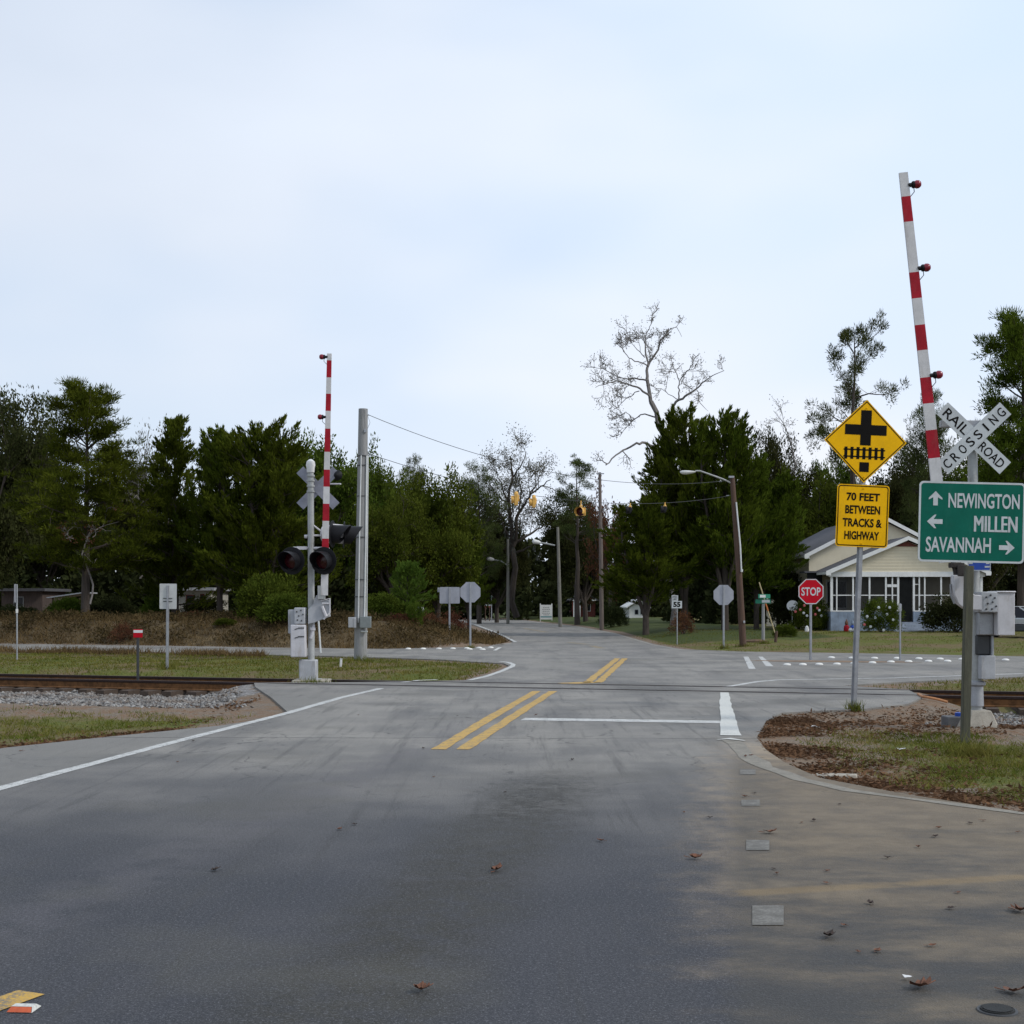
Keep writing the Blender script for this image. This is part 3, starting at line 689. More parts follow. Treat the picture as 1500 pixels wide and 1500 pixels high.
def proto_pine(seed,H,Rr,z0,nb,mat,per=55,tuft=.42,layered=False,lean=.03,prof=.6):
    s=Skel(seed); g=s.g
    pts=[Vector((0,0,-.4))]
    for i in range(1,9): pts.append(Vector((g.normal(0,lean*H*.12)+lean*H*i/8,g.normal(0,lean*H*.12),H*i/8)))
    s.limb(pts,.020*H+.06,.03,9)
    lev=np.sort(g.uniform(z0,.98,nb))
    if layered: lev=np.repeat(np.linspace(z0,.97,nb//10),10)+g.normal(0,.007,(nb//10)*10)
    for t in lev:
        t=min(.99,max(.05,t)); i=t*8;i0=min(7,int(i)); o=pts[i0].lerp(pts[i0+1],i-i0)
        u=(t-z0)/(1-z0); L_=Rr*(max(.02,(1-u))**prof*.95+.16)*g.uniform(.45,1.15)*(.75+.35*min(1,u*4))
        a=g.uniform(0,6.28); d=Vector((math.cos(a),math.sin(a),.12+.55*u))
        p,e=s.wig(o,d,L_,5,.08 if layered else .16,.03 if layered else .06); s.limb(p,.02+.010*L_,.012,5)
        s.cl.append((p[-1],e,tuft*.8))
        for k in range(int(2+L_*1.7)):
            f=g.uniform(.35,1.); j=min(4,int(f*5)); q=p[j].lerp(p[j+1],f*5-j)
            d2=(e+Vector(g.normal(0,.6,3))*Vector((1,1,.6))).normalized()
            p2,e2=s.wig(q,d2,min(1.6,.32*L_+.25)*g.uniform(.6,1.1),3,.15,.08); s.limb(p2,.014,.007,3)
            s.cl.append((p2[-1],e2,tuft*g.uniform(.7,1.1))); 
            if layered: s.cl.append((p2[1],e2,tuft*.8))
    s.cl.append((pts[-1],Vector((0,0,1)),tuft*.9))
    return s.mb,crown(s,mat,per,.25,.045,out=1.,up=.35,sq=(1,1,.26 if layered else .7))
def proto_broad(seed,H,Rr,z0,mat,per=26,depth=3,split=4,leaf=(.20,.11),cl=.62,nmain=7,mainr=None):
    s=Skel(seed); g=s.g
    p,e=s.wig((0,0,-.4),(0,0,1),H*z0+.4,4,.05); s.limb(p,.028*H,.02*H,9)
    top=p[-1]
    for k in range(nmain):
        a=6.28*k/nmain+g.uniform(-.4,.4); f=g.uniform(.15,1.)
        d=Vector((math.cos(a)*Rr*f,math.sin(a)*Rr*f,(H-top.z)*g.uniform(.55,1.)*(1.1-.45*f)))
        s.branch(top+Vector((0,0,-H*z0*g.uniform(0,.45))),d,d.length*.52,.011*H,depth,.14,.04,split,.62,.62,True,6,cl*g.uniform(.8,1.15))
    return s.mb,crown(s,mat,per,leaf[0],leaf[1],out=.7,up=.05,sq=(1,1,.75))
def proto_shrub(seed,H,Rr,mat,per=40,leaf=(.11,.06),n=90):
    s=Skel(seed); g=s.g
    for k in range(9):
        a=g.uniform(0,6.28); d=Vector((math.cos(a)*Rr*.6,math.sin(a)*Rr*.6,H*.8)); p,e=s.wig((0,0,-.1),d,H*.7,4,.15); s.limb(p,.03,.01,4)
    for k in range(n):
        v=Vector(g.normal(size=3)).normalized(); v.z=abs(v.z)
        rr=g.uniform(.55,1.05); s.cl.append((Vector((v.x*Rr*rr,v.y*Rr*rr,.12*H+v.z*H*.85*rr)),v,.28*Rr*g.uniform(.6,1.1)))
    return s.mb,crown(s,mat,per,leaf[0],leaf[1],out=.8,up=.25)

PROTO={}
def mkproto(key,fn,H,Rr,bark,*a,**k):
    mb,cr=fn(*a,**k); o=mb.build('trunk',bark); me=o.data; bpy.data.objects.remove(o); 
    # true half width and height of the crown, for scaling to the picture
    v=np.empty(len(cr.vertices)*3,np.float32); cr.vertices.foreach_get('co',v); v=v.reshape(-1,3)
    hw=np.percentile(np.abs(v[:,0]),98); top=np.percentile(v[:,2],99.95)
    PROTO[key]=(me,cr,float(top),float(hw))
mkproto('cedar',proto_cedar,10,3,M['bark'],21,10,3.2,4,L['cedar'],per=52,zmin=.15)
mkproto('spire',proto_cedar,10,2.4,M['bark'],22,10,2.8,3,L['cedar'],.85,per=52)
mkproto('flat',proto_cedar,10,4,M['bark'],23,9.5,3.6,5,L['cedar'],.5,.06,50,.72,.2)
mkproto('bigcedar',proto_cedar,11,3.4,M['bark'],24,11,3.4,6,L['cedar'],.6,.16,54)
mkproto('layered',proto_pine,11,3.6,M['bark'],31,11,3.7,.22,90,L['cedar'],60,.60,True,.01,.62)
mkproto('tallpine',proto_pine,15,3.2,M['bark'],32,15,3.0,.50,26,L['pine'],80,.46,False,.03,.3)
mkproto('pine',proto_pine,13,3.2,M['bark'],33,13,3.2,.32,70,L['pine'],56,.5,False,.015,.45)
mkproto('oak',proto_broad,12,5,M['bark'],41,12,5.2,.16,L['oak'],58,3,4,(.20,.11),.85,11)
mkproto('broad',proto_broad,9,3.6,M['bark'],42,9,3.7,.10,L['broad'],42,3,4,(.19,.10),.68,12)
mkproto('broad2',proto_broad,9,3.2,M['bark'],43,9,3.2,.08,L['broad'],42,3,4,(.18,.10),.62,12)
mkproto('russet',proto_broad,8,2.6,M['bark'],44,8,2.6,.2,L['red'],12,3,3,(.17,.10),.5,7)
mkproto('thin',proto_broad,9,2.2,M['bark_pale'],45,9,2.2,.35,L['sparse'],3.5,3,3,(.16,.09),.5,5)
mkproto('young',proto_cedar,3.2,1.,M['bark'],46,3.2,1.05,1,L['bright'],.8,.08,20)
mkproto('shrub',proto_shrub,2,1.3,M['bark'],51,2.,1.3,L['broad'],70,(.09,.05),150)
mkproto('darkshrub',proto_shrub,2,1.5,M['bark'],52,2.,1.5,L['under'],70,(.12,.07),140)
mkproto('redshrub',proto_shrub,1.2,1.1,M['bark'],53,1.3,1.1,L['red'],22)
mkproto('oliveshrub',proto_shrub,1.8,1.4,M['bark'],54,1.8,1.4,L['broad'],70,(.13,.07),150)
used={}
def tree(key,name,label,cat,px,top,Y,hw,group=None,base=None,rz=None,trunk_scale=None):
    tm,cm,H,w=PROTO[key]; x=(px-CX)/F*Y; zb=hz(x,Y) if base is None else base
    ztop=EYE-(top-HZ)/F*Y; sz=(ztop-zb)/H; sx=(hw/F*Y)/w
    r=thing(name,label,cat,(x,Y,zb),(0,0,rnd.uniform(0,6.28) if rz is None else rz),group); r.scale=(sx,sx,sz)
    link(tm,'trunk',r); link(cm,'stems' if 0 else 'crown',r); return r
GL='trees behind the highway bank'; GR='trees around the lawn and house'
tr=[
('oak','broad_tree','huge dark rounded tree cut off by the picture edge on the bank',-14,574,74,88,GL),
('layered','pine_tree','tall layered evergreen with sky gaps and a thick dark trunk on the bank',125,558,64,92,GL),
('thin','bare_tree','pale thin almost leafless tree poking out behind the dark cedars',205,608,92,34,GL),
('spire','cedar_tree','dark cedar with a single sharp spire top, behind the small red marker',256,608,68,62,GL),
('cedar','cedar_tree','dark ragged cedar rising behind the white mobile home',322,624,66,58,GL),
('flat','cedar_tree','broad flat-topped cedar with a horizontal top limb behind the flashing signal',392,612,65,80,GL),
('broad','broad_tree','green leafy tree whose top shows between signal mast and grey pole',478,634,80,62,GL),
('broad2','broad_tree','green leafy tree directly behind the tall grey pole',556,648,82,56,GL),
('pine','pine_tree','small-crowned pine peeping above the leafy trees under the overhead wires',604,664,96,30,GL),
('broad','broad_tree','lighter green leafy tree above the back of the rectangular sign',640,682,71,62,GL),
('broad2','broad_tree','mid green leafy tree just beside the base of the grey pole',580,715,67,62,GL),
('bigcedar','cedar_tree','dark narrow evergreen at the road bend behind the octagonal sign',686,748,76,27,GL),
('young','young_pine','small bright green young pine on the bank beside the grey pole',597,820,60,28,GL),
('pine','pine_tree','grey-green pine beside the mossy bare-limbed tree at the road bend',702,676,112,42,GL),
('oak','broad_tree','hazy dark tree filling the gap under the two yellow beacons',728,740,118,48,GL),
('tallpine','pine_tree','pine with open rounded tufts just past the yellow beacon',846,662,104,42,GR),
('oak','broad_tree','dark dense tree behind the yellow beacon with the lens',858,722,110,58,GR),
('russet','broad_tree','reddish brown tree behind the thin bare utility pole',893,694,100,36,GR),
('bigcedar','cedar_tree','tallest dark cedar on the lawn with a bare tree rising beside it',1003,592,72,70,GR),
('cedar','cedar_tree','dark cedar behind the street light arm on the lawn',1062,600,71,66,GR),
('cedar','cedar_tree','shorter dark cedar spreading over the shaded lawn edge',946,728,70,62,GR),
('bigcedar','cedar_tree','dark cedar between the street light pole and the cream house',1108,664,73,60,GR),
('spire','cedar_tree','low dark cedar touching the dark side of the cream house',1140,728,76,36,GR),
('oak','broad_tree','rounded grey-green tree beyond the cedars with a dead twig on top',1140,626,98,54,GR),
('broad','broad_tree','light green leafy tree behind the dark roof of the cream house',1197,690,92,60,GR),
('tallpine','pine_tree','tall sparse pine standing high above the yellow diamond sign',1243,458,92,62,GR),
('pine','pine_tree','dark pine behind the raised gate with the crossbuck',1362,566,88,46,GR),
('layered','pine_tree','big dark layered pine above the green place-name sign',1496,455,78,95,GR),
('oak','broad_tree','dark dense tree behind the yellow plaque and house gable',1322,652,97,74,GR),
('oak','broad_tree','dark dense tree filling the space behind the crossbuck and green sign',1440,640,94,84,GR),
('broad2','broad_tree','dark leafy tree just under the tall sparse pine',1232,636,104,46,GR),
]
for k,nm,lb,px,top,Y,hw,gr in tr: tree(k,nm,lb,'tree',px,top,Y,hw,gr)
tree('oak','broad_tree','dark tree between the huge rounded tree and the layered evergreen','tree',62,650,90,60,GL)
tree('oak','broad_tree','dark tree filling in behind the spire cedar and the white mobile home','tree',200,672,94,66,GL)
tree('oak','broad_tree','dark tree filling in behind the flat-topped cedar','tree',430,660,96,66,GL)
SH='bushes on the bank and lawn'
for k,nm,lb,px,top,Y,hw in[
('oliveshrub','shrub','large olive bush on the bank behind the gate mechanism',398,838,59,48),
('darkshrub','shrub','dark bush hugging the bank foot behind the counterweight box',440,878,57,34),
('oliveshrub','shrub','olive bush on the bank behind the base of the grey pole',560,868,59,30),
('redshrub','shrub','russet brambles on the bank near the rectangular sign',625,893,62,34),
('redshrub','shrub','russet weeds on the bank just behind the grey pole boxes',588,896,58,30),
('redshrub','shrub','russet bush behind the post of the rectangular sign',662,890,66,24),
('darkshrub','shrub','dark bush at the bank crest below the spire cedar',300,872,70,30),
('darkshrub','shrub','dark bush beneath the layered evergreen trunk',160,872,72,36),
('oliveshrub','shrub','low yellowish bush beside the layered evergreen trunk',96,874,70,26),
('darkshrub','shrub','dark bush at the far edge of the bank by the edge-on sign',20,884,68,34),
('shrub','shrub','small green weed clump in the russet brambles',608,880,58,14),
('redshrub','shrub','russet shrub on the lawn behind the small speed sign',1000,890,66,20),
('darkshrub','shrub','dark low bush on the lawn edge by the thin utility pole',897,880,90,20),
('darkshrub','shrub','dark hedge bush in front of the porch steps behind the green sign post',1400,868,66,44),
('darkshrub','shrub','dark bush at the shaded side wall of the cream house',1170,838,74,34),
('oliveshrub','shrub','olive bush halfway down the bank just behind the counterweight box',418,868,56.5,36),
('oliveshrub','shrub','yellowish bush between the white mobile home and the pale square sign back',226,870,68,18),
('redshrub','shrub','russet weeds at the bank crest below the white mobile home',285,893,63,26),
('oliveshrub','shrub','low olive weed clump on the bare middle of the bank',330,905,57,16),
('redshrub','shrub','brown weed clump on the bank between the two sign backs',180,908,56.5,20),
('oliveshrub','shrub','low pale weeds on the lawn beside the satellite dish',1150,914,60,16)]:
    tree(k,nm,lb,'bush',px,top,Y,hw,SH)

# ---- traced bare trees: limbs in space, with twigs grown from them
def traced(name,label,Y,limbs,base,bark,leafm,per,seed,leaf=(.15,.08),tw=1.,cl=.4,moss=0):
    s=Skel(seed); g=s.g; k=F/Y; clm=[]
    for pts,r0,r1,dy,dens in limbs:
        P=[W(a,b,Y)+Vector((0,dy*i/(len(pts)-1)+g.normal(0,.12),0)) for i,(a,b) in enumerate(pts)]
        # smooth
        Q=[P[0]]
        for i in range(len(P)-1):
            for f in(.33,.66,1.): Q.append(P[i].lerp(P[i+1],f)+Vector(g.normal(0,.05*(P[i+1]-P[i]).length,3))*(0 if f==1. else 1))
        s.limb(Q,r0*(.72 if Y==84 else .68),r1*(.72 if Y==84 else .68),7)
        L_=sum((P[i+1]-P[i]).length for i in range(len(P)-1))
        for q in range(int(dens*L_*(1.6 if Y==84 else 1.))):
            f=g.uniform(.25,1.)*(len(Q)-1.001); i=int(f); o=Q[i].lerp(Q[i+1],f-i); d=(Q[i+1]-Q[i]).normalized()
            nd=(d+Vector(g.normal(0,.75,3))+Vector((0,0,.25))).normalized()
            s.branch(o,nd,g.uniform(.5,1.25)*tw,max(.016,r1*.75),2,.2,.05,4,.65,.68,True,4,cl,.013)
            if moss and g.uniform()<moss:
                for m_ in range(6): clm.append((o+Vector((g.normal(0,.25),g.normal(0,.25),-g.uniform(.1,1.1))),Vector((0,0,-1)),.16))
    x=(base[0]-CX)/F*Y; zb=hz(x,Y); b=Vector((x,Y,zb))
    r=thing(name,label,'tree',b); s.mb.build('trunk',bark,r,b)
    s.cl=[(Vector(c[0])-b,c[1],c[2]) for c in s.cl]
    if per: link(crown(s,leafm,per,*leaf,name='crown'),'crown',r)
    if moss:
        s.cl=[(Vector(c[0])-b,c[1],c[2]) for c in clm]; link(crown(s,L['moss'],9,.35,.05,name='spanish_moss',out=.2,up=-1.6,sq=(.5,.5,1.6)),'hanging_moss',r)['kind']='stuff'
    return r
traced('bare_tree','leafless pale grey tree leaning out above the dark cedars',84,[
 ([(984,930),(986,800),(984,671),(970,634),(953,589)],.30,.21,0,.0),
 ([(953,589),(948,554),(949,537),(960,518),(973,492),(982,480)],.17,.035,.6,1.1),
 ([(982,481),(992,478),(1000,491)],.035,.015,.3,1.),
 ([(949,537),(945,515),(944,502),(950,484),(955,470)],.08,.02,-.6,1.3),
 ([(952,582),(937,570),(920,565),(902,560),(885,567),(870,573)],.10,.02,-1.2,1.3),
 ([(948,558),(930,553),(916,553),(897,543),(878,532)],.08,.018,1.,1.5),
 ([(948,536),(934,530),(920,527),(910,514),(899,506)],.06,.015,-.9,1.6),
 ([(944,524),(934,510),(923,495)],.045,.014,.8,1.6),
 ([(937,572),(918,582),(895,599)],.045,.015,1.2,.9),
 ([(978,612),(985,596),(994,586),(1008,578),(1020,570),(1031,560),(1041,553),(1058,546)],.14,.02,-.8,.8),
 ([(994,586),(996,570),(996,557),(990,540),(985,530)],.07,.016,.8,1.3),
 ([(997,556),(1005,545),(1014,536),(1012,528)],.05,.014,-.6,1.3),
 ([(994,586),(980,576),(975,566)],.04,.014,.7,1.),
 ([(1020,572),(1024,586),(1032,595),(1038,602)],.04,.012,.4,.5),
 ([(962,612),(945,606),(930,613),(918,625),(909,638)],.07,.016,.9,1.3),
 ([(930,613),(915,605),(905,612)],.035,.012,-.5,1.4),
 ([(972,650),(955,655),(944,650),(930,652),(916,660),(900,670),(884,686)],.14,.05,-1.6,.35)],(984,930),M['bark_pale'],L['sparse'],.22,61,(.10,.05),.72,.3)
traced('bare_tree','mossy grey tree with few leaves at the road bend, behind two beacons',114,[
 ([(757,904),(755,832),(750,789),(747,759),(745,730),(751,693),(747,668)],.42,.06,0,.8),
 ([(752,800),(757,775),(760,751),(770,738),(777,725),(792,714),(806,705)],.26,.05,-1.5,1.),
 ([(777,725),(786,708),(784,690)],.12,.04,1.,1.2),
 ([(755,795),(768,787),(781,779),(793,772),(806,765)],.20,.05,1.5,.8),
 ([(747,786),(739,775),(734,760),(727,748)],.15,.04,-1.,1.),
 ([(745,735),(735,712),(728,690)],.14,.04,1.4,1.2),
 ([(750,700),(762,685),(770,664)],.13,.04,-.8,1.3),
 ([(760,751),(764,720),(760,690)],.12,.03,.8,1.2),
 ([(757,809),(770,804),(784,797)],.16,.05,-1.,.6)],(757,904),M['bark'],L['sparse'],6.5,62,(.15,.075),1.7,.8,.5)
traced('bare_tree','small dead grey tree with twisted twigs before the layered evergreen',63,[
 ([(131,885),(130,845),(122,812),(128,790),(133,778)],.07,.03,0,.4),
 ([(122,812),(136,826),(138,818)],.03,.015,.3,.8),
 ([(128,790),(120,774),(112,772)],.03,.012,-.4,1.6),
 ([(133,778),(150,770),(172,764)],.03,.012,.4,1.3),
 ([(130,786),(144,776),(166,778)],.03,.012,-.3,1.3)],(131,885),M['bark_pale'],L['red'],1.2,63,(.12,.06),.7,.3)
traced('bare_tree','dead leaning twig tree standing above the rounded tree near the pine',97,[
 ([(1168,880),(1166,720),(1160,660),(1152,630),(1143,612)],.12,.03,0,.3),
 ([(1156,645),(1148,625),(1150,610)],.04,.015,.4,1.2)],(1168,880),M['bark_pale'],L['sparse'],.4,64,(.12,.06),.8,.3)

# ---- far wood and undergrowth
def mass(name,label,seed,spots,mat,leaf,n):
    g=np.random.default_rng(seed); s=Skel(seed)
    for (x,y,z0,h,w) in spots:
        for k in range(46):
            u=g.uniform(0,1); rr=w*(1-.75*u**1.6)
            a=g.uniform(0,6.28); q=g.uniform(.5,1.)
            s.cl.append((Vector((x+math.cos(a)*rr*q,y+math.sin(a)*rr*q,z0+u*h)),Vector((math.cos(a),math.sin(a),.3)),w*.36*g.uniform(.6,1.1)))
    o=link(crown(s,mat,n,leaf[0],leaf[1],name=name),name); return tag(o,label,'woods',kind='stuff')
g2=np.random.default_rng(77); sp=[]
for x in np.arange(-190,215,5.2):
    y=150+g2.uniform(-12,14)+(.06*abs(x)); 
    sp.append((x,y,-.3,g2.uniform(9.,13.5)*(1.0 if not(-3<x<13) else .62),g2.uniform(3.4,5.)))
for x in np.arange(-230,250,9): sp.append((x,205+g2.uniform(-10,10),-.3,g2.uniform(12,17)*(1 if not(-4<x<16) else .5),g2.uniform(5,7)))
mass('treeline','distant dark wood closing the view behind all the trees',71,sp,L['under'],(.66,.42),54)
sp=[]
for x in np.arange(-62,-7,1.5): sp.append((x,82+g2.uniform(-3,12),hz(x,80)-.2,g2.uniform(3.0,6.5),g2.uniform(1.5,2.6)))
for x in np.arange(13,62,1.6): sp.append((x,90+g2.uniform(0,12),.2,g2.uniform(2.6,5.5),g2.uniform(1.5,2.5)))
for x in np.arange(5,20,1.7): sp.append((x,152+g2.uniform(-4,8),.2,g2.uniform(2.,4.5),g2.uniform(1.4,2.2)))
for x in np.arange(-24,-6,1.9): sp.append((x,128+g2.uniform(-5,8),.2,g2.uniform(2.,5),g2.uniform(1.4,2.2)))
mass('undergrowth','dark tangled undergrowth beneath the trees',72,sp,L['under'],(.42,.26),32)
# ---------------------------------------------------------------- lettering
def text_verts(s,bold=.02,spacing=1.0):
    cu=bpy.data.curves.new('tmp','FONT'); cu.body=s; cu.size=1; cu.offset=bold; cu.space_character=spacing; cu.resolution_u=3
    o=bpy.data.objects.new('tmp',cu); COL.objects.link(o)
    bpy.context.view_layer.update()
    me=bpy.data.meshes.new_from_object(o.evaluated_get(bpy.context.evaluated_depsgraph_get()))
    v=[Vector(q.co) for q in me.vertices]; f=[tuple(p.vertices) for p in me.polygons]
    bpy.data.objects.remove(o); bpy.data.curves.remove(cu); bpy.data.meshes.remove(me)
    x0=min(q.x for q in v);x1=max(q.x for q in v);y0=min(q.y for q in v);y1=max(q.y for q in v)
    return [((q.x-x0)/(x1-x0)-.5,(q.y-y0)/(y1-y0)-.5) for q in v],f
def lettering(items,y,mat,parent,name='lettering',org=None,back=False):
    """items: (text,cx,cz,w,h[,rot]) laid on the plane y, facing -y (or +y when back)"""
    mb=MB()
    for it in items:
        s,cx,cz,w,h=it[:5]; rot=it[5] if len(it)>5 else 0.
        v,f=text_verts(s,it[6] if len(it)>6 else .02)
        c,sn=math.cos(rot),math.sin(rot); vs=[]
        for (a,b) in v:
            a*=w;b*=h; xx=a*c-b*sn; zz=a*sn+b*c
            vs.append(Vector((cx+(-xx if back else xx),y,cz+zz)))
        mb.add(vs,f)
        if len(it)>7:
            for k_ in(-1,1): mb.add([q+Vector((k_*it[7],-.0006-.0003*k_,0)) for q in vs],f)
    return mb.build(name,mat,parent,org,flat=True)
def rrect(cx,cz,w,h,r,n=5):
    out=[]
    for sx,sz,a0 in((1,1,0),(-1,1,90),(-1,-1,180),(1,-1,270)):
        for k in range(n+1):
            a=R(a0+90*k/n); out.append((cx+sx*(w/2-r)+math.cos(a)*r,cz+sz*(h/2-r)+math.sin(a)*r))
    return out
def octo(cx,cz,r): return [(cx+r*math.cos(R(22.5+45*k)),cz+r*math.sin(R(22.5+45*k))) for k in range(8)]
def frame(mb,outer,inner,y,m):
    """flat ring between two outlines with equal point counts"""
    n=len(outer); vs=[(p[0],y,p[1]) for p in outer]+[(p[0],y,p[1]) for p in inner]
    mb.add(vs,[(i,(i+1)%n,(i+1)%n+n,i+n) for i in range(n)],m)
def uch(mb,x,z0,z1,y=0.,w=.06,d=.03,m=None):
    """galvanized U-channel post"""
    mb.box((x,y,(z0+z1)/2),(w*.45,.006,z1-z0),m)
    for s in(-1,1):
        mb.box((x+s*w*.24,y+d/2+.0005,(z0+z1)/2),(.006,d-.005,z1-z0),m); mb.box((x+s*w*.39,y+d+.002,(z0+z1)/2),(w*.26,.006,z1-z0),m)

# ---------------------------------------------------------------- yellow warning assembly
p=G(1252,1057,-.2); p.z=hz(p.x,p.y)
kS=101*p.y/F
ys=thing('warning_sign','yellow diamond warning sign with black road and rail symbols above a yellow plaque','road sign',p,(0,R(2.3),R(2)))
mb=MB(); uch(mb,0,-.3,4.52,.02,.085,.04); mb.build('post',M['galv'],ys)
ys.scale=(kS,kS,kS); zd=(1.72-p.z)/kS+(883-646)/101; zp=(1.72-p.z)/kS+(883-755.5)/101
q=.605
mb=MB(); mb.prism([(0,zd+q),(q,zd),(0,zd-q),(-q,zd)],0,.004,0); dp=mb.build('diamond_plate',[M['yellow']],ys)
mb=MB(); o_=[(0,q*.965),(q*.965,0),(0,-q*.965),(-q*.965,0)]; i_=[(a*.965,b*.965) for a,b in o_]
frame(mb,[(a,b+zd) for a,b in o_],[(a,b+zd) for a,b in i_],-.002,0); mb.build('border_line',M['signblack'],dp)
mb=MB()
px=.01  # metre per picture step
def rc(x0,x1,z0,z1): mb.add([(x0,-.003,z0),(x1,-.003,z0),(x1,-.003,z1),(x0,-.003,z1)],[(0,1,2,3)])
cz=zd+.165
rc(-.078,.078,cz+.074,cz+.285); rc(-.305,.305,cz-.074,cz+.074); rc(-.078,.078,cz-.225,cz-.074)
rz=zd-.175
for z in(rz-.05,rz+.05): rc(-.315,.295,z-.010,z+.010)
for k in range(7): rc(-.28+k*.0885-.022,-.28+k*.0885+.022,rz-.087,rz+.087)
rc(-.075,.065,zd-.445,zd-.305)
sb=mb.build('road_and_rail_symbol',M['signblack'],dp,flat=True)
mb=MB(); w,h=.765,.905
mb.prism(rrect(0,zp,w,h,.05),0,.004,0); pq=mb.build('plaque',[M['yellow']],ys)
mb=MB(); frame(mb,rrect(0,zp,w-.03,h-.03,.04),rrect(0,zp,w-.058,h-.058,.03),-.002,0); mb.build('border_line',M['signblack'],pq)
lettering([('70 FEET',.0,zp+.275,.49,.118,0,.03),('BETWEEN',0,zp+.088,.51,.122,0,.03),('TRACKS &',0,zp-.100,.575,.124,0,.03),('HIGHWAY',0,zp-.285,.51,.124,0,.03)],-.003,M['signblack'],pq)
for z in(zd+.48,zd-.52,zp+.40,zp-.40): mb=MB(); mb.lathe((0,-.004,z),(0,-1,0),[(0,.012),(.006,.010),(.008,.0005)],8); mb.build('bolt',M['yellow'],ys)

# ---------------------------------------------------------------- green destination sign
p=G(1416,1090,-.1); p.z=hz(p.x,p.y)
gs=thing('destination_sign','green direction sign listing three towns on a square weathered timber post','road sign',p,(0,R(1.3),R(1)))
sc_=p.y/F; zc=EYE-(765-HZ)*sc_-p.z; w,h=156.5*sc_,118*sc_
mb=MB(); mb.box((0,.062,1.0),(.102,.102,2.6)); mb.build('post',M['timber'],gs,bev=.008)
mb=MB(); mb.prism(rrect(0,zc,w,h,.055),0,.005); pn=mb.build('panel',M['green'],gs)
mb=MB(); frame(mb,rrect(0,zc,w,h,.055),rrect(0,zc,w-.050,h-.050,.04),-.002,0); mb.build('border_line',M['signwhite'],pn)
def gx_(x): return (x-1423.5)*sc_
def gz_(y): return zc-(y-765)*sc_
lettering([('NEWINGTON',gx_(1441),gz_(733.5),105*sc_,22*sc_),('MILLEN',gx_(1459),gz_(767),63*sc_,23*sc_,0,.0,.006),('SAVANNAH',gx_(1404.5),gz_(798.5),96*sc_,22.5*sc_)],-.003,M['signwhite'],pn)
def arrow(mb,cx,cz,ang,L_,Wd):
    pts=[(0,.5),(.5,.02),(.5,-.10),(.17,.07),(.17,-.5),(-.17,-.5),(-.17,.07),(-.5,-.10),(-.5,.02)]
    c,s=math.cos(ang),math.sin(ang); P=[Vector((a*Wd,b*L_)) for a,b in pts]; P=[(q.x*c-q.y*s+cx,q.x*s+q.y*c+cz) for q in P]
    tr=tessellate_polygon([[Vector((a,b,0)) for a,b in P]]); mb.add([(a,-.003,b) for a,b in P],[tuple(t) for t in tr])
for ar in((gx_(1369.5),gz_(731),0,21*sc_,20*sc_),(gx_(1369),gz_(765),math.pi/2,23*sc_,20*sc_),(gx_(1476),gz_(801),-math.pi/2,23*sc_,20*sc_)): mb=MB(); arrow(mb,*ar); mb.build('arrow',M['signwhite'],pn,flat=True)

# ---------------------------------------------------------------- stop signs
def stop(name,label,px,base,cy,rpx,face,post,yaw=0,Yd=None,paintback=M['signback']):
    p=G(px,base) if Yd is None else W(px,base,Yd); p.z=hz(p.x,p.y); s=p.y/F; r=rpx*s/math.cos(R(22.5)); z=EYE-(cy-HZ)*s-p.z
    o=thing(name,label,'stop sign',p,(0,0,yaw)); mb=MB()
    f=-1 if face else 1
    if post=='u': uch(mb,0,-.3,z+r*.55 if face else z+r*.9,.012 if face else -.045,.075,.035)
    else: mb.tube([(0,.02*-f,-.3),(0,.02*-f,z+r*.8)],.028,8)
    mb.build('post',M['galv'],o)
    mb=MB(); mb.prism(octo(0,z,r),0,.005,0); pl=mb.build('octagon_plate',M['stopred'] if face else paintback,o)
    y=-.002 if face else .007
    if not face:
        mb=MB(); mb.prism(octo(0,z,r*.995),.0055,.0065,0); pl2=mb.build('red_face',M['stopred'],pl)
    mb=MB(); frame(mb,octo(0,z,r*.995),octo(0,z,r*.925),y,0); mb.build('border_line',M['signwhite'],pl)
    lettering([('STOP',0,z,r*1.42,r*.62)],y+ (-.001 if face else .001),M['signwhite'],pl,back=not face)
    return o
stop('stop_sign','red stop sign facing the camera on the muddy turn island',1188,967,866.5,18.4,True,'u')
stop('stop_sign','bare metal back of a stop sign on the lawn beside the brown street light pole',1060,950,871.5,14.6,False,'u')
stop('stop_sign','bare metal back of a stop sign on the turn lane tip by the bank',689,949,867.5,14.8,False,'u')

def plate_sign(name,label,px,py0,py1,x0,x1,base,Yd,mats,yaw=0,lean=0,thick=.005):
    p=W(px,base,Yd); p.z=hz(p.x,p.y); s=Yd/F
    o=thing(name,label,'road sign',p,(0,R(lean),yaw)); zt=EYE-(py0-HZ)*s-p.z; zb=EYE-(py1-HZ)*s-p.z
    a=(x0-px)*s; b=(x1-px)*s
    return o,a,b,zb,zt
# back of a wide sign
o,a,b,z0,z1=plate_sign('guide_sign','blank grey back of a wide rectangular sign beside a stop sign back',658.5,860,884,644,673.5,922,60,None)
mb=MB(); uch(mb,0,-.3,z1-.03,-.045,.08,.035); mb.build('post',M['galv'],o)
mb=MB(); mb.prism(rrect((a+b)/2,(z0+z1)/2,b-a,z1-z0,.05),0,.005); pl=mb.build('panel',M['signback'],o)
mb=MB(); mb.prism(rrect((a+b)/2,(z0+z1)/2,b-a-.01,z1-z0-.01,.05),.0055,.0065); mb.build('green_face',M['green'],pl)
mb=MB(); mb.prism(rrect(a-.05,z1-.12,.09,.2,.02),.05,.056); mb.build('side_plate',M['signback'],o)
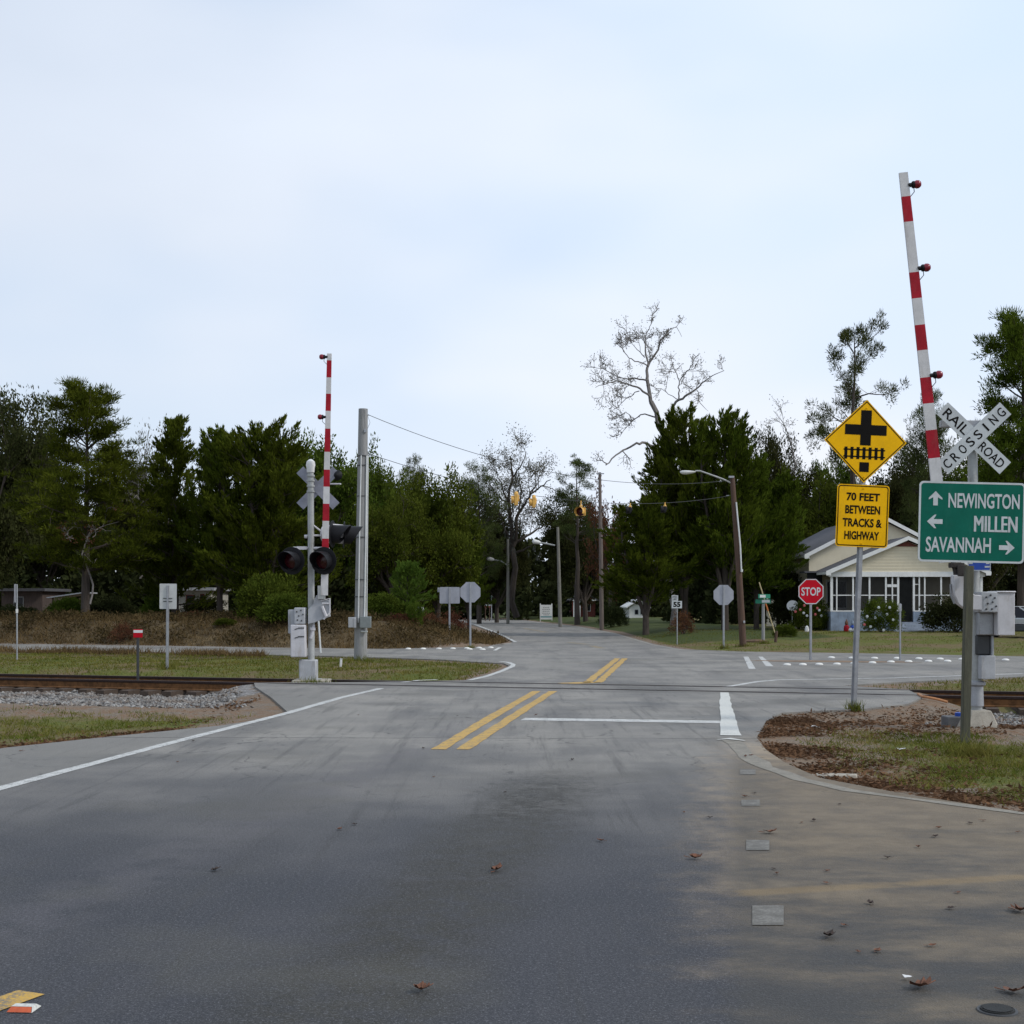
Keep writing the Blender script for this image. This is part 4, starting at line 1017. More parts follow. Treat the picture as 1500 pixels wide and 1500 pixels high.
# white sign back on left verge
o,a,b,z0,z1=plate_sign('guide_sign','pale square sign back with cross straps beside the small red marker',245,855,892,233,258,975,36,None,0,.4)
mb=MB(); uch(mb,0,-.3,z1-.05,-.04,.075,.035); mb.build('post',M['galv'],o)
mb=MB(); mb.prism(rrect((a+b)/2,(z0+z1)/2,b-a,z1-z0,.02),0,.006); pl=mb.build('panel',paint('whitish_sign_back',(.50,.51,.50),.6,.1,.12,4,dirt=(.3,.3,.26,.4)),o)
for z in(.30,.42): mb=MB(); mb.box((0,-.008,z0+(z1-z0)*z),(.24,.008,.02)); mb.build('strap',M['cartrim'],o)
# edge-on sign far on the left
o=thing('narrow_sign','slim dark sign seen nearly edge-on on a thin post across the highway verge','road sign',W(25,966,41)*1.0); o.location.z=hz(o.location.x,41); bz=o.location.z; s=41/F
o.rotation_euler=(0,R(-.7),R(101))
mb=MB(); mb.tube([(0,0,-.3),(0,0,EYE-(856-HZ)*s-bz)],.024,8); mb.build('post',M['galv'],o)
mb=MB(); mb.prism(rrect(0,EYE-(869-HZ)*s-bz,.55,.55,.03),.03,.036); mb.build('panel',M['signback'],o)
mb=MB(); mb.box((0,0,EYE-(895-HZ)*s-bz),(.06,.06,.12)); mb.build('clamp',M['white'],o)
# small speed sign
o,a,b,z0,z1=plate_sign('speed_sign','small white regulatory sign with black figures on a thin post at the lawn edge',991,872,891,984,999,943,57,None)
mb=MB(); mb.tube([(.03,.03,-.3),(.03,.03,z1-.1)],.022,8); mb.build('post',M['galv'],o)
mb=MB(); mb.prism([(a,z0),(b,z0),(b,z0+.56*(z1-z0)),(a,z0+.56*(z1-z0))],0,.005); pl=mb.build('figure_plate',M['signwhite'],o)
lettering([('55',(a+b)/2,z0+.29*(z1-z0),(b-a)*.72,(z1-z0)*.40,0,.05)],-.002,M['signblack'],pl,'figures')
mb=MB(); mb.prism([(a,z0+.58*(z1-z0)),(a+(b-a)*.62,z0+.58*(z1-z0)),(a+(b-a)*.62,z1),(a,z1)],0,.005); pl=mb.build('word_plate',M['signwhite'],o)
lettering([('SPEED',a+(b-a)*.31,z0+.87*(z1-z0),(b-a)*.5,(z1-z0)*.12),('LIMIT',a+(b-a)*.31,z0+.70*(z1-z0),(b-a)*.46,(z1-z0)*.12)],-.002,M['signblack'],pl)
# street-name posts
p=G(1118,944); p.z=hz(p.x,p.y); s=p.y/F
o=thing('street_name_sign','two crossed green street name blades on a stout grey post near the guy wire','street sign',p)
mb=MB(); mb.tube([(0,0,-.3),(0,0,EYE-(882-HZ)*s-p.z)],[.075,.06],10); mb.build('post',M['pole_grey'],o)
for k,(cy,yaw,w) in enumerate(((873.5,.5,.62),(881,-.25,.62))):
    z=EYE-(cy-HZ)*s-p.z; mt=Matrix.Rotation(yaw,3,'Z')
    mb=MB(); mb.box((0,-.07,z),(w,.006,.17),0,None); mb.v=[mt@v for v in mb.v]; b_=mb.build('name_blade',M['signgreen2'],o)
    mb=MB(); mb.add([mt@Vector(q) for q in((-w*.38 if k==0 else -.05,-.076,z-.05),(w*.1 if k==0 else w*.44,-.076,z-.05),(w*.1 if k==0 else w*.44,-.076,z+.06),(-w*.38 if k==0 else -.05,-.076,z+.06))],[(0,1,2,3)]); mb.build('name_band',M['signwhite'],b_)
p=W(720,902,128); p.z=hz(p.x,p.y); s=p.y/F
o=thing('street_name_sign','far green street name blade on a thin post at the road bend','street sign',p)
mb=MB(); mb.tube([(0,0,-.3),(0,0,EYE-(870-HZ)*s-p.z)],.045,8); mb.build('post',M['galv'],o)
mb=MB(); mb.box((0,-.05,EYE-(872.5-HZ)*s-p.z),(.9,.01,.26)); b_=mb.build('name_blade',M['signgreen2'],o)
mb=MB(); mb.box((.05,-.058,EYE-(872.7-HZ)*s-p.z),(.62,.004,.12)); mb.build('name_band',M['signwhite'],b_)
for i,(x,lb) in enumerate(((711,'far small red and white marker post, the outer of a pair at the road bend'),(717,'far small red and white marker post directly beside the far street name sign'))):
    p=W(x,903,130); p.z=hz(p.x,p.y); o=thing('marker_post',lb,'marker post',p,(0,0,0),'red and white posts at the bend')
    mb=MB(); mb.tube([(0,0,-.3),(0,0,1.7)],.04,8); mb.build('post',M['pole_brown'],o)
    mb=MB(); mb.box((0,-.05,1.55),(.30,.012,.16)); mb.build('white_plate',M['signwhite'],o); mb=MB(); mb.box((0,-.05,1.38),(.22,.012,.14)); mb.build('red_plate',M['brickred'],o)
# small red rail marker
p=W(202,996,31.2); p.z=hz(p.x,p.y); s=p.y/F
o=thing('track_marker','small red marker with a white band on a dark post by the far rail','marker post',p)
zt=EYE-(922-HZ)*s-p.z
mb=MB(); mb.box((0,0,zt/2-.15),(.05,.05,zt+.2)); mb.build('post',M['cartrim'],o)
mb=MB(); mb.box((0.01,-.032,zt-.09),(.21,.012,.19)); b_=mb.build('red_plate',M['stopred'],o,bev=.004)
mb=MB(); mb.box((.015,-.040,zt-.045),(.21,.004,.062)); mb.build('white_band',M['white'],b_)
# thin post on the island
p=G(1319,967); o=thing('marker_post','bare thin grey post standing in front of the flowering camellia','marker post',p); s=p.y/F
mb=MB(); uch(mb,0,-.2,EYE-(884-HZ)*s,0,.055,.03); mb.build('post',M['galv'],o)
mb=MB(); mb.prism(rrect(0,EYE-(890-HZ)*s,.07,.22,.02),-.012,-.004); mb.build('reflector',M['galv'],o)

# ---------------------------------------------------------------- railroad crossing signals
def lamp_unit(parent,c,d,org):
    """one flashing light: target disc, hood, lens and back housing, facing d"""
    c=Vector(c);d=Vector(d).normalized()
    mb=MB(); mb.lathe(c,d,[(-.012,.295),(.006,.305),(.010,.30),(.012,.19)],30); t=mb.build('target_disc',M['black'],parent,org)
    mb=MB(); mb.lathe(c-d*.26,d,[(0,.06),(.015,.14),(.05,.19),(.15,.20),(.245,.20)],24); mb.build('back_housing',M['whitebox'],t,org)
    mb=MB(); mb.lathe(c+d*.014,d,[(0,.18),(.02,.16),(.035,.07),(.038,.001)],22); mb.build('lens',M['darkred'],t,org)
    # hood: open tube, longer at the top
    up=Vector((0,0,1)); sd=d.cross(up).normalized(); u2=sd.cross(d); n=24; vs=[];fs=[]
    for r in(.205,.195):
        for i in(0,1):
            for k in range(n):
                a=2*math.pi*k/n; l=(.27+.13*math.sin(a))*i
                vs.append(c+d*(.012+l)+sd*math.cos(a)*r+u2*math.sin(a)*r)
    for k in range(n):
        k2=(k+1)%n; fs+=[(k,k2,n+k2,n+k),(2*n+k2,2*n+k,3*n+k,3*n+k2),(n+k,n+k2,3*n+k2,3*n+k)]
    mb=MB(); mb.add(vs,fs); mb.build('hood',M['black'],t,org)
def gate_arm(root,A,B,w0,w1,stripes,lamps,side,org,Y):
    """A,B picture ends (x,y) bottom to top; stripes: list of (y0,y1) in picture rows that are red"""
    A2=W(*A,Y);B2=W(*B,Y); L_=(B2-A2).length
    d=(B2-A2)/L_; u=Vector((d.z,0,-d.x))
    def at(y): return (A[1]-y)/(A[1]-B[1])
    cuts=sorted({0.,1.}|{at(y) for s in stripes for y in s})
    mb=MB()
    for i in range(len(cuts)-1):
        f0,f1=cuts[i],cuts[i+1]; mid=(f0+f1)/2; red=any(at(s[0])<=mid<=at(s[1]) or at(s[1])<=mid<=at(s[0]) for s in stripes)
        P=[]
        for f in(f0,f1):
            w=(w0*(1-f)+w1*f)/2; c=A2.lerp(B2,f)
            for sx,sy in((-1,-.019),(1,-.019),(1,.019),(-1,.019)): P.append(c+u*sx*w+Vector((0,sy,0)))
        fs=[(0,1,5,4),(1,2,6,5),(2,3,7,6),(3,0,4,7)]
        if i==0: fs.append((3,2,1,0))
        if i==len(cuts)-2: fs.append((4,5,6,7))
        mb.add(P,fs,1 if red else 0)
    arm=mb.build('gate_arm',[M['armwhite'],M['red']],root,org,flat=True)
    for y in lamps:
        f=at(y); c=A2.lerp(B2,f)+u*side*((w0*(1-f)+w1*f)/2+.015)
        e=c+u*side*.10
        mb=MB(); mb.tube([c-u*side*.03,c+u*side*.04],.03,10,0); mb.lathe(c+u*side*.03,u*side,[(0,.045),(.01,.05),(.03,.05)],14,0)
        mb.lathe(c+u*side*.06,u*side,[(0,.045),(.03,.058),(.065,.055),(.09,.035),(.097,.005)],14,1)
        mb.tube([c-d*.16-u*side*.012,c-d*.10+u*side*.05,c-d*.02+u*side*.05],.006,5,0)
        mb.build('arm_lamp',[M['black'],M['lampred']],arm,org)
    return arm
def crossbuck(root,c,org,facing,ang=R(43.6),k_=1.):
    c=Vector(c)
    L_,w=1.225*k_,.232*k_
    for k,(sg,txt) in enumerate(((-1,'a'),(1,'b'))):
        a=sg*ang; mb=MB(); y=.0 if k==0 else -.012
        pts=[(-L_/2,-w/2),(L_/2,-w/2),(L_/2,w/2),(-L_/2,w/2)]
        cs,sn=math.cos(a),math.sin(a)
        P=[(x*cs-z*sn+c.x,x*sn+z*cs+c.z) for x,z in pts]
        yy=c.y+(y if facing<0 else -y)
        mb.prism(P,yy,yy+.005*(-facing),0)
        bd=mb.build('crossbuck_blade',M['signwhite'] if facing<0 else M['cbback'],root,org)
        yf=yy-.002 if facing<0 else yy+.002
        it=[]
        if k==0: words=[('RAIL',-.345,.43),('ROAD',.345,.43)]
        else: words=[('CROSSING',0.,1.10)]
        if facing<0:
            for t_,off,wd in words: it.append((t_,c.x+off*cs,c.z+off*sn,wd,.135,a,.012))
            if k==1:
                it=[]
                for i_,ch in enumerate('CROSSING'):
                    off=-.525+i_*1.05/7; it.append((ch,c.x+off*cs,c.z+off*sn,.03 if ch=='I' else .095,.135,a,.012))
            lettering(it,yf,M['signblack'],bd,org=org)
        else:
            for i_,ch in enumerate('CROSSING' if k==0 else 'RAIL ROAD'):
                if ch==' ': continue
                off=-.525+i_*1.05/(7 if k==0 else 8); it.append((ch,c.x-off*cs,c.z-off*sn,.03 if ch=='I' else .095,.135,-a,.012))
            lettering(it,yf,M['signblack'],bd,org=org,back=True)

# --- far signal (left of the road)
YL=30.2; sL=YL/F
def wl(x,y,dy=0.): v=W(x,y,YL); v.y+=dy; return v
b=W(457,997,YL); b.z=hz(b.x,b.y)
sg=thing('crossing_signal','railroad crossing signal across the track, its crossbuck seen from behind, with raised striped gate','crossing signal',b)
mb=MB(); mb.tube([wl(456,1000),wl(456,884),wl(455,690)],[.075,.073,.068],16); mb.build('mast',M['alu'],sg,b)
mb=MB(); mb.lathe(wl(455,692),(0,0,1),[(0,.085),(.10,.09),(.16,.105),(.24,.09),(.29,.03),(.295,.001)],14); mb.build('mast_cap',M['white'],sg,b)
mb=MB()
for y in(697,704,712,720): mb.lathe(wl(455.2,y),(0,0,1),[(-.025,.07),(-.02,.09),(.02,.09),(.025,.07)],14)
mb.build('collar',M['alu'],sg,b)
mb=MB(); mb.box(wl(452,981.5),(.38,.34,.46)); mb.span(wl(463,994,-.25),wl(470,997.5,.2)); mb.build('base_casting',M['greybox'],sg,b,bev=.03)
mb=MB(); mb.box(wl(457,999),(.8,.7,.12)); mb.build('foundation',M['concrete'],sg,b,bev=.03)
crossbuck(sg,wl(464.5,714,.14),b,1,R(45),.93)
mb=MB(); mb.tube([wl(450,784.5),wl(480,784.5)],.022,8); mb.tube([wl(457,768),wl(474,781)],.02,8); mb.tube([wl(446,786),wl(450,786)],.04,8)
mb.tube([wl(456,803),wl(430,803,-.1)],.028,8); mb.tube([wl(456,803),wl(478,803,-.1)],.028,8); mb.box(wl(443,803,-.08),(.22,.1,.07))
mb.build('cross_arm',M['whitebox'],sg,b)
for x in(431,477): lamp_unit(sg,wl(x,822,-.30),(-.30,-1,-.04),b)
mb=MB()
for x in(432,476): mb.tube([wl(x+6,803,-.12),wl(x+8,816,-.1)],.03,8)
mb.tube([wl(478,785),wl(484,785,.1),wl(503,785,.35)],.025,8); mb.tube([wl(484,768,.1),wl(500,769,.3)],.022,8); mb.tube([wl(484,768,.1),wl(484,785,.1)],.02,8); mb.tube([wl(500,769,.3),wl(500,785,.3)],.02,8)
mb.build('lamp_bracket',M['whitebox'],sg,b)
lamp_unit(sg,wl(486,782,.12),(.93,-.10,-.02),b); lamp_unit(sg,wl(500,782,.5),(.93,.16,-.02),b)
mb=MB(); mb.tube([wl(484,709,.0),wl(500,709.5,-.1)],.018,8,0); mb.lathe(wl(491,695,.1),(.3,.9,0),[(0,.02),(.05,.09),(.09,.12),(.1,.02)],14,1); mb.build('bell_bracket',[M['whitebox'],M['black']],sg,b)
# gate mechanism, arm bracket, counterweight
XZ=lambda pts:[(W(x,y,YL).x,W(x,y,YL).z) for x,y in pts]
mb=MB(); mb.prism(XZ([(453,914),(453,893),(461,884),(465,872),(474,870),(475,877),(483,880),(485,903),(474,907),(462,912)]),YL-.20,YL-.07); mb.build('arm_bracket',M['greybox'],sg,b,bev=.015)
mb=MB(); mb.tube([wl(472,880,-.22),wl(485,877,-.22),wl(485,897,-.22),wl(476,907,-.22)],.022,6); mb.tube([wl(474,888,-.24),wl(480,903,-.24)],.035,6); mb.tube([wl(474,884,-.24),wl(484,884,-.24)],.02,6); mb.build('brace_rods',M['whitebox'],sg,b)
mb=MB(); mb.span(wl(433,890,-.22),wl(449,914,.05)); mb.build('mechanism_housing',M['greybox'],sg,b,bev=.02)
mb=MB()
for x,y in((437,896),(443,894),(440,902),(446,900),(438,908),(444,909)): mb.lathe(wl(x,y,-.222),(0,-1,0),[(0,.018),(.012,.016),(.014,.001)],8)
mb.build('bolt_heads',M['cartrim'],sg,b)
mb=MB(); mb.span(wl(422.5,893,-.05),wl(433,928,.28)); mb.build('rear_box',M['greybox'],sg,b,bev=.015)
mb=MB(); mb.span(wl(428.5,915,-.28),wl(450,962,-.02)); cw=mb.build('counterweight_box',M['whitebox'],sg,b,bev=.02)
for y in(919.5,932): mb=MB(); mb.box(wl(444,y,-.285),(.13,.012,.022)); mb.box(wl(437.5,y+1.2,-.286),(.09,.012,.016),0,Matrix.Rotation(R(-18),3,'Y')); mb.build('slot',M['cartrim'],cw,b)
mb=MB(); mb.tube([wl(460,915,-.08),wl(459,926,-.1),wl(456,935,-.09)],.035,8); mb.lathe(wl(459,921,-.1),(0,0,1),[(-.03,.06),(.03,.06)],10); mb.build('conduit_elbow',M['whitebox'],sg,b)
gate_arm(sg,(475,872),(482.5,518),.155,.10,[(528,553),(577,602),(628,662),(688,713),(738,763),(789,806)],[523,611],-1,b,YL-.26)
mb=MB(); mb.box(wl(473,868,-.22),(.16,.10,.3)); mb.tube([wl(478,860,-.2),wl(476,806,-.2)],.03,6); mb.build('arm_clamp',M['alu'],sg,b,bev=.01)

# --- near signal (right of the road)
YR=19.4; sR=YR/F
def wr(x,y,dy=0.): v=W(x,y,YR); v.y+=dy; return v
b=W(1430,1062,YR); b.z=hz(b.x,b.y)
sg=thing('crossing_signal','railroad crossing signal behind the green sign, lettered crossbuck and raised striped gate','crossing signal',b)
mb=MB(); mb.tube([wr(1431,1040),wr(1428,900),wr(1424,636)],[.075,.073,.066],18); mb.build('mast',M['alu'],sg,b)
mb=MB(); mb.lathe(wr(1424,637),(0,0,1),[(0,.085),(.05,.09),(.08,.06),(.085,.001)],14); mb.build('mast_cap',M['white'],sg,b)
crossbuck(sg,wr(1422.5,643.5,-.12),b,-1)
mb=MB(); mb.box(wr(1406,621,.02),(.55,.10,.10)); mb.box(wr(1424,643,-.06),(.10,.10,.3)); mb.build('cross_arm',M['greybox'],sg,b,bev=.01)
mb=MB(); mb.tube([wr(1424,765),wr(1384,765,-.05)],.028,8); mb.tube([wr(1424,765),wr(1466,765,-.05)],.028,8); mb.build('lamp_bracket',M['whitebox'],sg,b)
for x in(1388,1464): lamp_unit(sg,wr(x,783,-.1),(-.10,-1,-.03),b)
gate_arm(sg,(1385,824),(1323,253),.17,.12,[(288,325),(399,437),(476,513),(553,591),(630,671)],[272,394,551],1,b,YR-.32)
XZ=lambda pts:[(W(x,y,YR).x,W(x,y,YR).z) for x,y in pts]
mb=MB(); mb.prism(XZ([(1384,843),(1405,843),(1406,858),(1409,868),(1416,871.5),(1430,872),(1430,894),(1412,894),(1400,891),(1391,884),(1386,873),(1384,860)]),YR-.36,YR-.24); mb.build('arm_bracket',M['whitebox'],sg,b,bev=.015)
mb=MB(); mb.tube([wr(1382.5,856,-.3),wr(1383,872,-.3),wr(1388,884,-.3)],.014,6); mb.build('truss_cable',M['galv'],sg,b)
mb=MB(); mb.box(wr(1391,829,-.30),(.20,.10,.07)); mb.box(wr(1396,837,-.30),(.11,.12,.17)); mb.tube([wr(1386,822,-.3),wr(1391,846,-.3)],.035,8); mb.box(wr(1401,845,-.42),(.05,.05,.13)); mb.build('arm_clamp',[paint('grimy_iron',(.055,.048,.045),.8,.2,.5,9)],sg,b,bev=.008)
mb=MB(); mb.span(wr(1424,867,-.36),wr(1448.5,897,.0)); mh=mb.build('mechanism_housing',M['greybox'],sg,b,bev=.015)
mb=MB()
for x,y in((1432,875),(1438,872),(1444,876),(1434,884),(1441,882),(1446,888),(1432,892),(1440,892)): mb.lathe(wr(x,y,-.362),(0,-1,0),[(0,.014),(.012,.012),(.014,.001)],8)
mb.build('bolt_heads',M['cartrim'],mh,b)
mb=MB(); mb.span(wr(1448.6,868.5,-.34),wr(1474,930,.02)); mb.span(wr(1447,866,-.36),wr(1475,868.4,.04)); mb.build('counterweight_box',M['whitebox'],sg,b,bev=.015)
mb=MB(); mb.span(wr(1427,897,-.20),wr(1448.4,930,.12)); mb.build('relay_housing',M['galv'],sg,b,bev=.015)
mb=MB(); mb.span(wr(1426,930,-.12),wr(1447,959,.08)); mb.build('hinge_casting',M['cartrim'],sg,b,bev=.02)
mb=MB(); mb.span(wr(1430,959.5,-.2),wr(1451,994,.1)); mb.span(wr(1447.2,930.5,-.16),wr(1450.5,959.4,.05)); mb.build('junction_box',M['greybox'],sg,b,bev=.01)
mb=MB(); mb.tube([wr(1431,1000),wr(1431,1034)],[.085,.095],16); mb.lathe(wr(1431,1003),(0,0,1),[(-.03,.08),(0,.12),(.04,.12),(.06,.08)],14); mb.build('base_casting',M['galv'],sg,b)
mb=MB(); v=[]
for k,(hw,z) in enumerate(((.27,-.45),(.25,-.10),(.14,.20))):
    c=wr(1433,1062); 
    for sx,sy in((-1,-1),(1,-1),(1,1),(-1,1)): v.append((c.x+sx*hw,c.y+sy*hw,z))
mb.add(v,[(3,2,1,0),(8,9,10,11)]+[(k*4+i,k*4+(i+1)%4,k*4+4+(i+1)%4,k*4+4+i) for k in(0,1) for i in range(4)]); mb.build('foundation',M['concrete'],sg,b,bev=.02)
mb=MB(); mb.prism([(q[0],q[1]) for q in rrect(wr(1424,829).x,wr(1424,829).z,.32,.155,.015)],YR-.30,YR-.294); pl=mb.build('emergency_notice',M['blue'],sg,b)
mb=MB(); c=wr(1424,829); frame(mb,rrect(c.x,c.z,.315,.15,.015),rrect(c.x,c.z,.295,.13,.01),YR-.302,0)
for dx,dz,w_ in((-.12,.03,.05),(.115,.03,.05),(-.115,-.02,.06),(.11,-.02,.07)): mb.add([(c.x+dx-w_/2,YR-.3025,c.z+dz-.012),(c.x+dx+w_/2,YR-.3025,c.z+dz-.012),(c.x+dx+w_/2,YR-.3025,c.z+dz+.012),(c.x+dx-w_/2,YR-.3025,c.z+dz+.012)],[(0,1,2,3)])
mb.build('notice_marks',M['signwhite'],pl,b,flat=True)
# dark cable box and cable on the ballast
p=W(1401,1056,19.9); p.z=hz(p.x,p.y)
o=thing('cable_box','dark low cable box with a blue fitting beside the signal foundation','cable box',p)
mb=MB(); mb.box((0,0,.06),(.36,.3,.22)); mb.build('box',paint('dark_grey_box',(.10,.10,.105),.7,0,.3,5),o,bev=.015)
mb=MB(); mb.lathe((.02,-.02,.16),(0,0,1),[(0,.05),(.06,.05),(.07,.02)],10); mb.build('fitting',M['blue'],o)
cp=[G(1345,1018,.0),G(1352,1022,.0),G(1362,1031,-.1),G(1376,1037,-.17),G(1392,1040,-.2)]
mb=MB(); Q=[]
for i in range(len(cp)-1):
    for f in(0,.25,.5,.75): 
        q=cp[i].lerp(cp[i+1],f); q.z=hz(q.x,q.y)+.05; Q.append(q)
mb.tube(Q,.024,8); tag(mb.build('ground_cable',M['orange_hose']),'pale orange cable draped from the rail down over the ballast','cable')

# ---------------------------------------------------------------- poles and street lights
p=G(528,967); p.z=hz(p.x,p.y); YP=p.y; s=YP/F
pl=thing('utility_pole','tall thick grey pole with strapped conduits and two boxes, wires leaving its top','pole',p)
def wp(x,y,dy=0.): v=W(x,y,YP); v.y+=dy; return v
mb=MB(); mb.tube([wp(528,975),wp(530,800),wp(532,599)],[.20,.175,.138],22); mb.build('shaft',M['pole_grey'],pl,p)
mb=MB(); mb.tube([wp(526,912,-.20),wp(527.5,800,-.19),wp(530,668,-.165)],.02,8); mb.tube([wp(534.5,912,-.17),wp(536.5,800,-.155),wp(538,668,-.13)],.026,8); mb.tube([wp(537.5,905,-.1),wp(539.5,668,-.07)],.018,8); mb.build('conduit',M['conduit'],pl,p)
mb=MB()
for y in(668,682,727,787,849,874): 
    r=.19 if y>760 else .165; c=wp(532-(y-600)*.011,y); mb.lathe(c,(0,0,1),[(-.012,r),(-.012,r+.012),(.012,r+.012),(.012,r)],20)
mb.build('strap',M['cartrim'],pl,p)
mb=MB(); mb.span(wp(512,904,-.32),wp(523,919,-.16)); mb.span(wp(519.5,906,-.33),wp(523.5,919.5,-.30)); mb.build('meter_box',M['greybox'],pl,p,bev=.01)
mb=MB(); mb.span(wp(529,903,-.34),wp(545,919.5,-.18)); mb.build('control_box',paint('grey_green_box',(.20,.22,.22),.5,.1,.15,4),pl,p,bev=.012)
mb=MB(); mb.lathe(wp(533,925,-.2),(1,-.2,0),[(-.06,.03),(.13,.03),(.14,.01)],10); mb.build('conduit_cap',M['conduit'],pl,p)
mb=MB(); mb.box(wp(535.5,632,-.14),(.06,.06,.1)); mb.tube([wp(536,607),wp(540.5,608)],.02,8); mb.tube([wp(535,664),wp(539,664)],.02,8); mb.tube([wp(536,600,-.14),wp(543,620,-.18),wp(537,634,-.16)],.007,5); mb.build('wire_clamps',M['galv'],pl,p)
mb=MB(); mb.tube([wp(512,775,.05),wp(528,778,.05)],.055,10); mb.build('side_bracket',M['cartrim'],pl,p)
# small stakes beside it
p=G(499,975); p.z=hz(p.x,p.y); o=thing('marker_stake','short white stake in the grass just beside the thick grey pole','stake',p,(0,R(4),0)); mb=MB(); mb.box((0,0,.08),(.06,.05,.26)); mb.build('stake_body',M['white'],o,bev=.01); mb=MB(); mb.box((0,0,.215),(.064,.054,.03)); mb.build('stake_top',M['signwhite'],o)
p=W(470,952,47); p.z=hz(p.x,p.y); o=thing('guy_guard','thin pale pole behind the gate mechanism at the foot of the bank','stake',p,(0,R(-4),0)); mb=MB(); mb.tube([(0,0,-.2),(0,0,1.75)],.03,8); mb.build('guard_tube',M['conduit'],o); mb=MB(); mb.lathe((0,0,1.74),(0,0,1),[(0,.035),(.03,.03),(.04,.001)],8); mb.build('cap',M['galv'],o)
# brown street light
p=G(1088.5,948); p.z=hz(p.x,p.y); YS=p.y; s=YS/F
def wS(x,y,dy=0.): v=W(x,y,YS); v.y+=dy; return v
o=thing('street_light','leaning brown timber pole with a street lamp arm and long white conduit','street light',p)
mb=MB(); mb.tube([wS(1089,955),wS(1082,830),wS(1072.5,698)],[.14,.12,.095],16); mb.build('shaft',M['pole_brown'],o,p)
mb=MB(); mb.tube([wS(1072,708),wS(1058,702,-.1),wS(1024,691,-.3),wS(1017,691,-.33)],.032,10); mb.build('arm',M['alu'],o,p)
mb=MB(); mb.lathe(wS(1017,692,-.33),Vector((-1,-.15,-.03)),[(0,.04),(.06,.06),(.2,.10),(.38,.13),(.52,.11),(.60,.05),(.61,.01)],16); q0=wS(1017,692,-.33).z
for v in mb.v: v.z=q0+(v.z-q0)*(.35 if v.z>q0 else .85)
mb.build('lamp_head',M['white'],o,p)
mb=MB(); mb.tube([wS(1077.5,736,-.13),wS(1083.5,800,-.15),wS(1085,834,-.15)],.03,10); mb.lathe(wS(1085.5,834,-.15),(0,0,-1),[(0,.045),(.1,.045),(.12,.02)],10); mb.build('conduit',M['conduit'],o,p)
mb=MB(); mb.box(wS(1071,699,-.05),(.2,.12,.08)); mb.box(wS(1066,726),(.12,.05,.03)); mb.box(wS(1089,911,-.15),(.07,.04,.10)); mb.build('pole_fittings',M['galv'],o,p,bev=.01)
# guy guard and stump
p=G(1137,941); p.z=hz(p.x,p.y); Yg=p.y
o=thing('guy_wire_guard','thin pale slanting guy guard with an orange band beside the green street blades','guy wire',p)
a=W(1112,853,Yg); b2=W(1135,927,Yg); c=W(1131.,914,Yg)
mb=MB(); mb.tube([a,b2],.026,8); mb.build('guard_tube',paint('faded_yellow_guard',(.44,.36,.20),.6,0,.15,6),o,p)
mb=MB(); mb.tube([W(1120,879,Yg),W(1125,895,Yg)],.032,8); mb.build('orange_band',paint('orange_band',(.45,.13,.03),.6,0,.1,6),o,p)
p=G(1136,944); p.z=hz(p.x,p.y); o=thing('timber_stub','short dark leaning timber stub at the foot of the slanting guy guard','post',p,(0,R(5),0)); mb=MB(); mb.tube([(0,0,-.2),(0,0,.47)],[.065,.06],10); mb.build('stub',M['pole_brown'],o); mb=MB(); mb.lathe((0,0,.46),(0,0,1),[(0,.055),(.02,.045),(.022,.001)],10); mb.build('cut_top',M['timber'],o)
# thin bare pole
p=W(881,912,86); p.z=hz(p.x,p.y); Yq=86
o=thing('utility_pole','thin lamp-less timber pole standing among the trees between beacon and cedars','pole',p)
mb=MB(); mb.tube([W(881.5,925,Yq),W(880,790,Yq),W(878.5,692,Yq)],[.14,.12,.09],12); mb.build('shaft',paint('pole_faded',(.18,.145,.125),.85,0,.3,3,stretch=(6,6,.5)),o,p)
mb=MB(); mb.box(W(879,694,Yq)+Vector((0,-.06,0)),(.5,.06,.06)); mb.lathe(W(884,748,Yq)+Vector((0,-.1,0)),(0,0,1),[(0,.05),(.14,.06),(.16,.02)],10); mb.build('pole_fittings',M['galv'],o,p)
def farlamp(label,px,top,base,Y,arm):
    p=W(px,base,Y); p.z=hz(p.x,p.y)
    o=thing('street_light',label,'street light',p); mb=MB(); t_=W(px-4 if arm[0][0]<px else px,top,Y)
    mb.tube([p-Vector((0,0,.3)),p.lerp(t_,.5),t_],[.14,.12,.09],10); mb.build('shaft',paint('pole_faded2',(.20,.19,.165),.85,0,.3,3,stretch=(6,6,.5)),o,p)
    P=[W(x,y,Y) for x,y in arm]; mb=MB(); mb.tube(P,.055,8); mb.build('arm',M['alu'],o,p)
    d=(P[-1]-P[-2]).normalized(); mb=MB(); mb.lathe(P[-1],d,[(0,.06),(.15,.14),(.5,.17),(.62,.03)],12); mb.build('lamp_head',M['white'],o,p); return o
farlamp('far street light whose lamp arm reaches over the road, past the white yard sign',821,772,906,97,[(813,799),(803,797),(792,795)])
farlamp('far street light standing against the mossy tree trunk at the bend',744,790,895,112,[(745,829),(734,822),(724,820)])
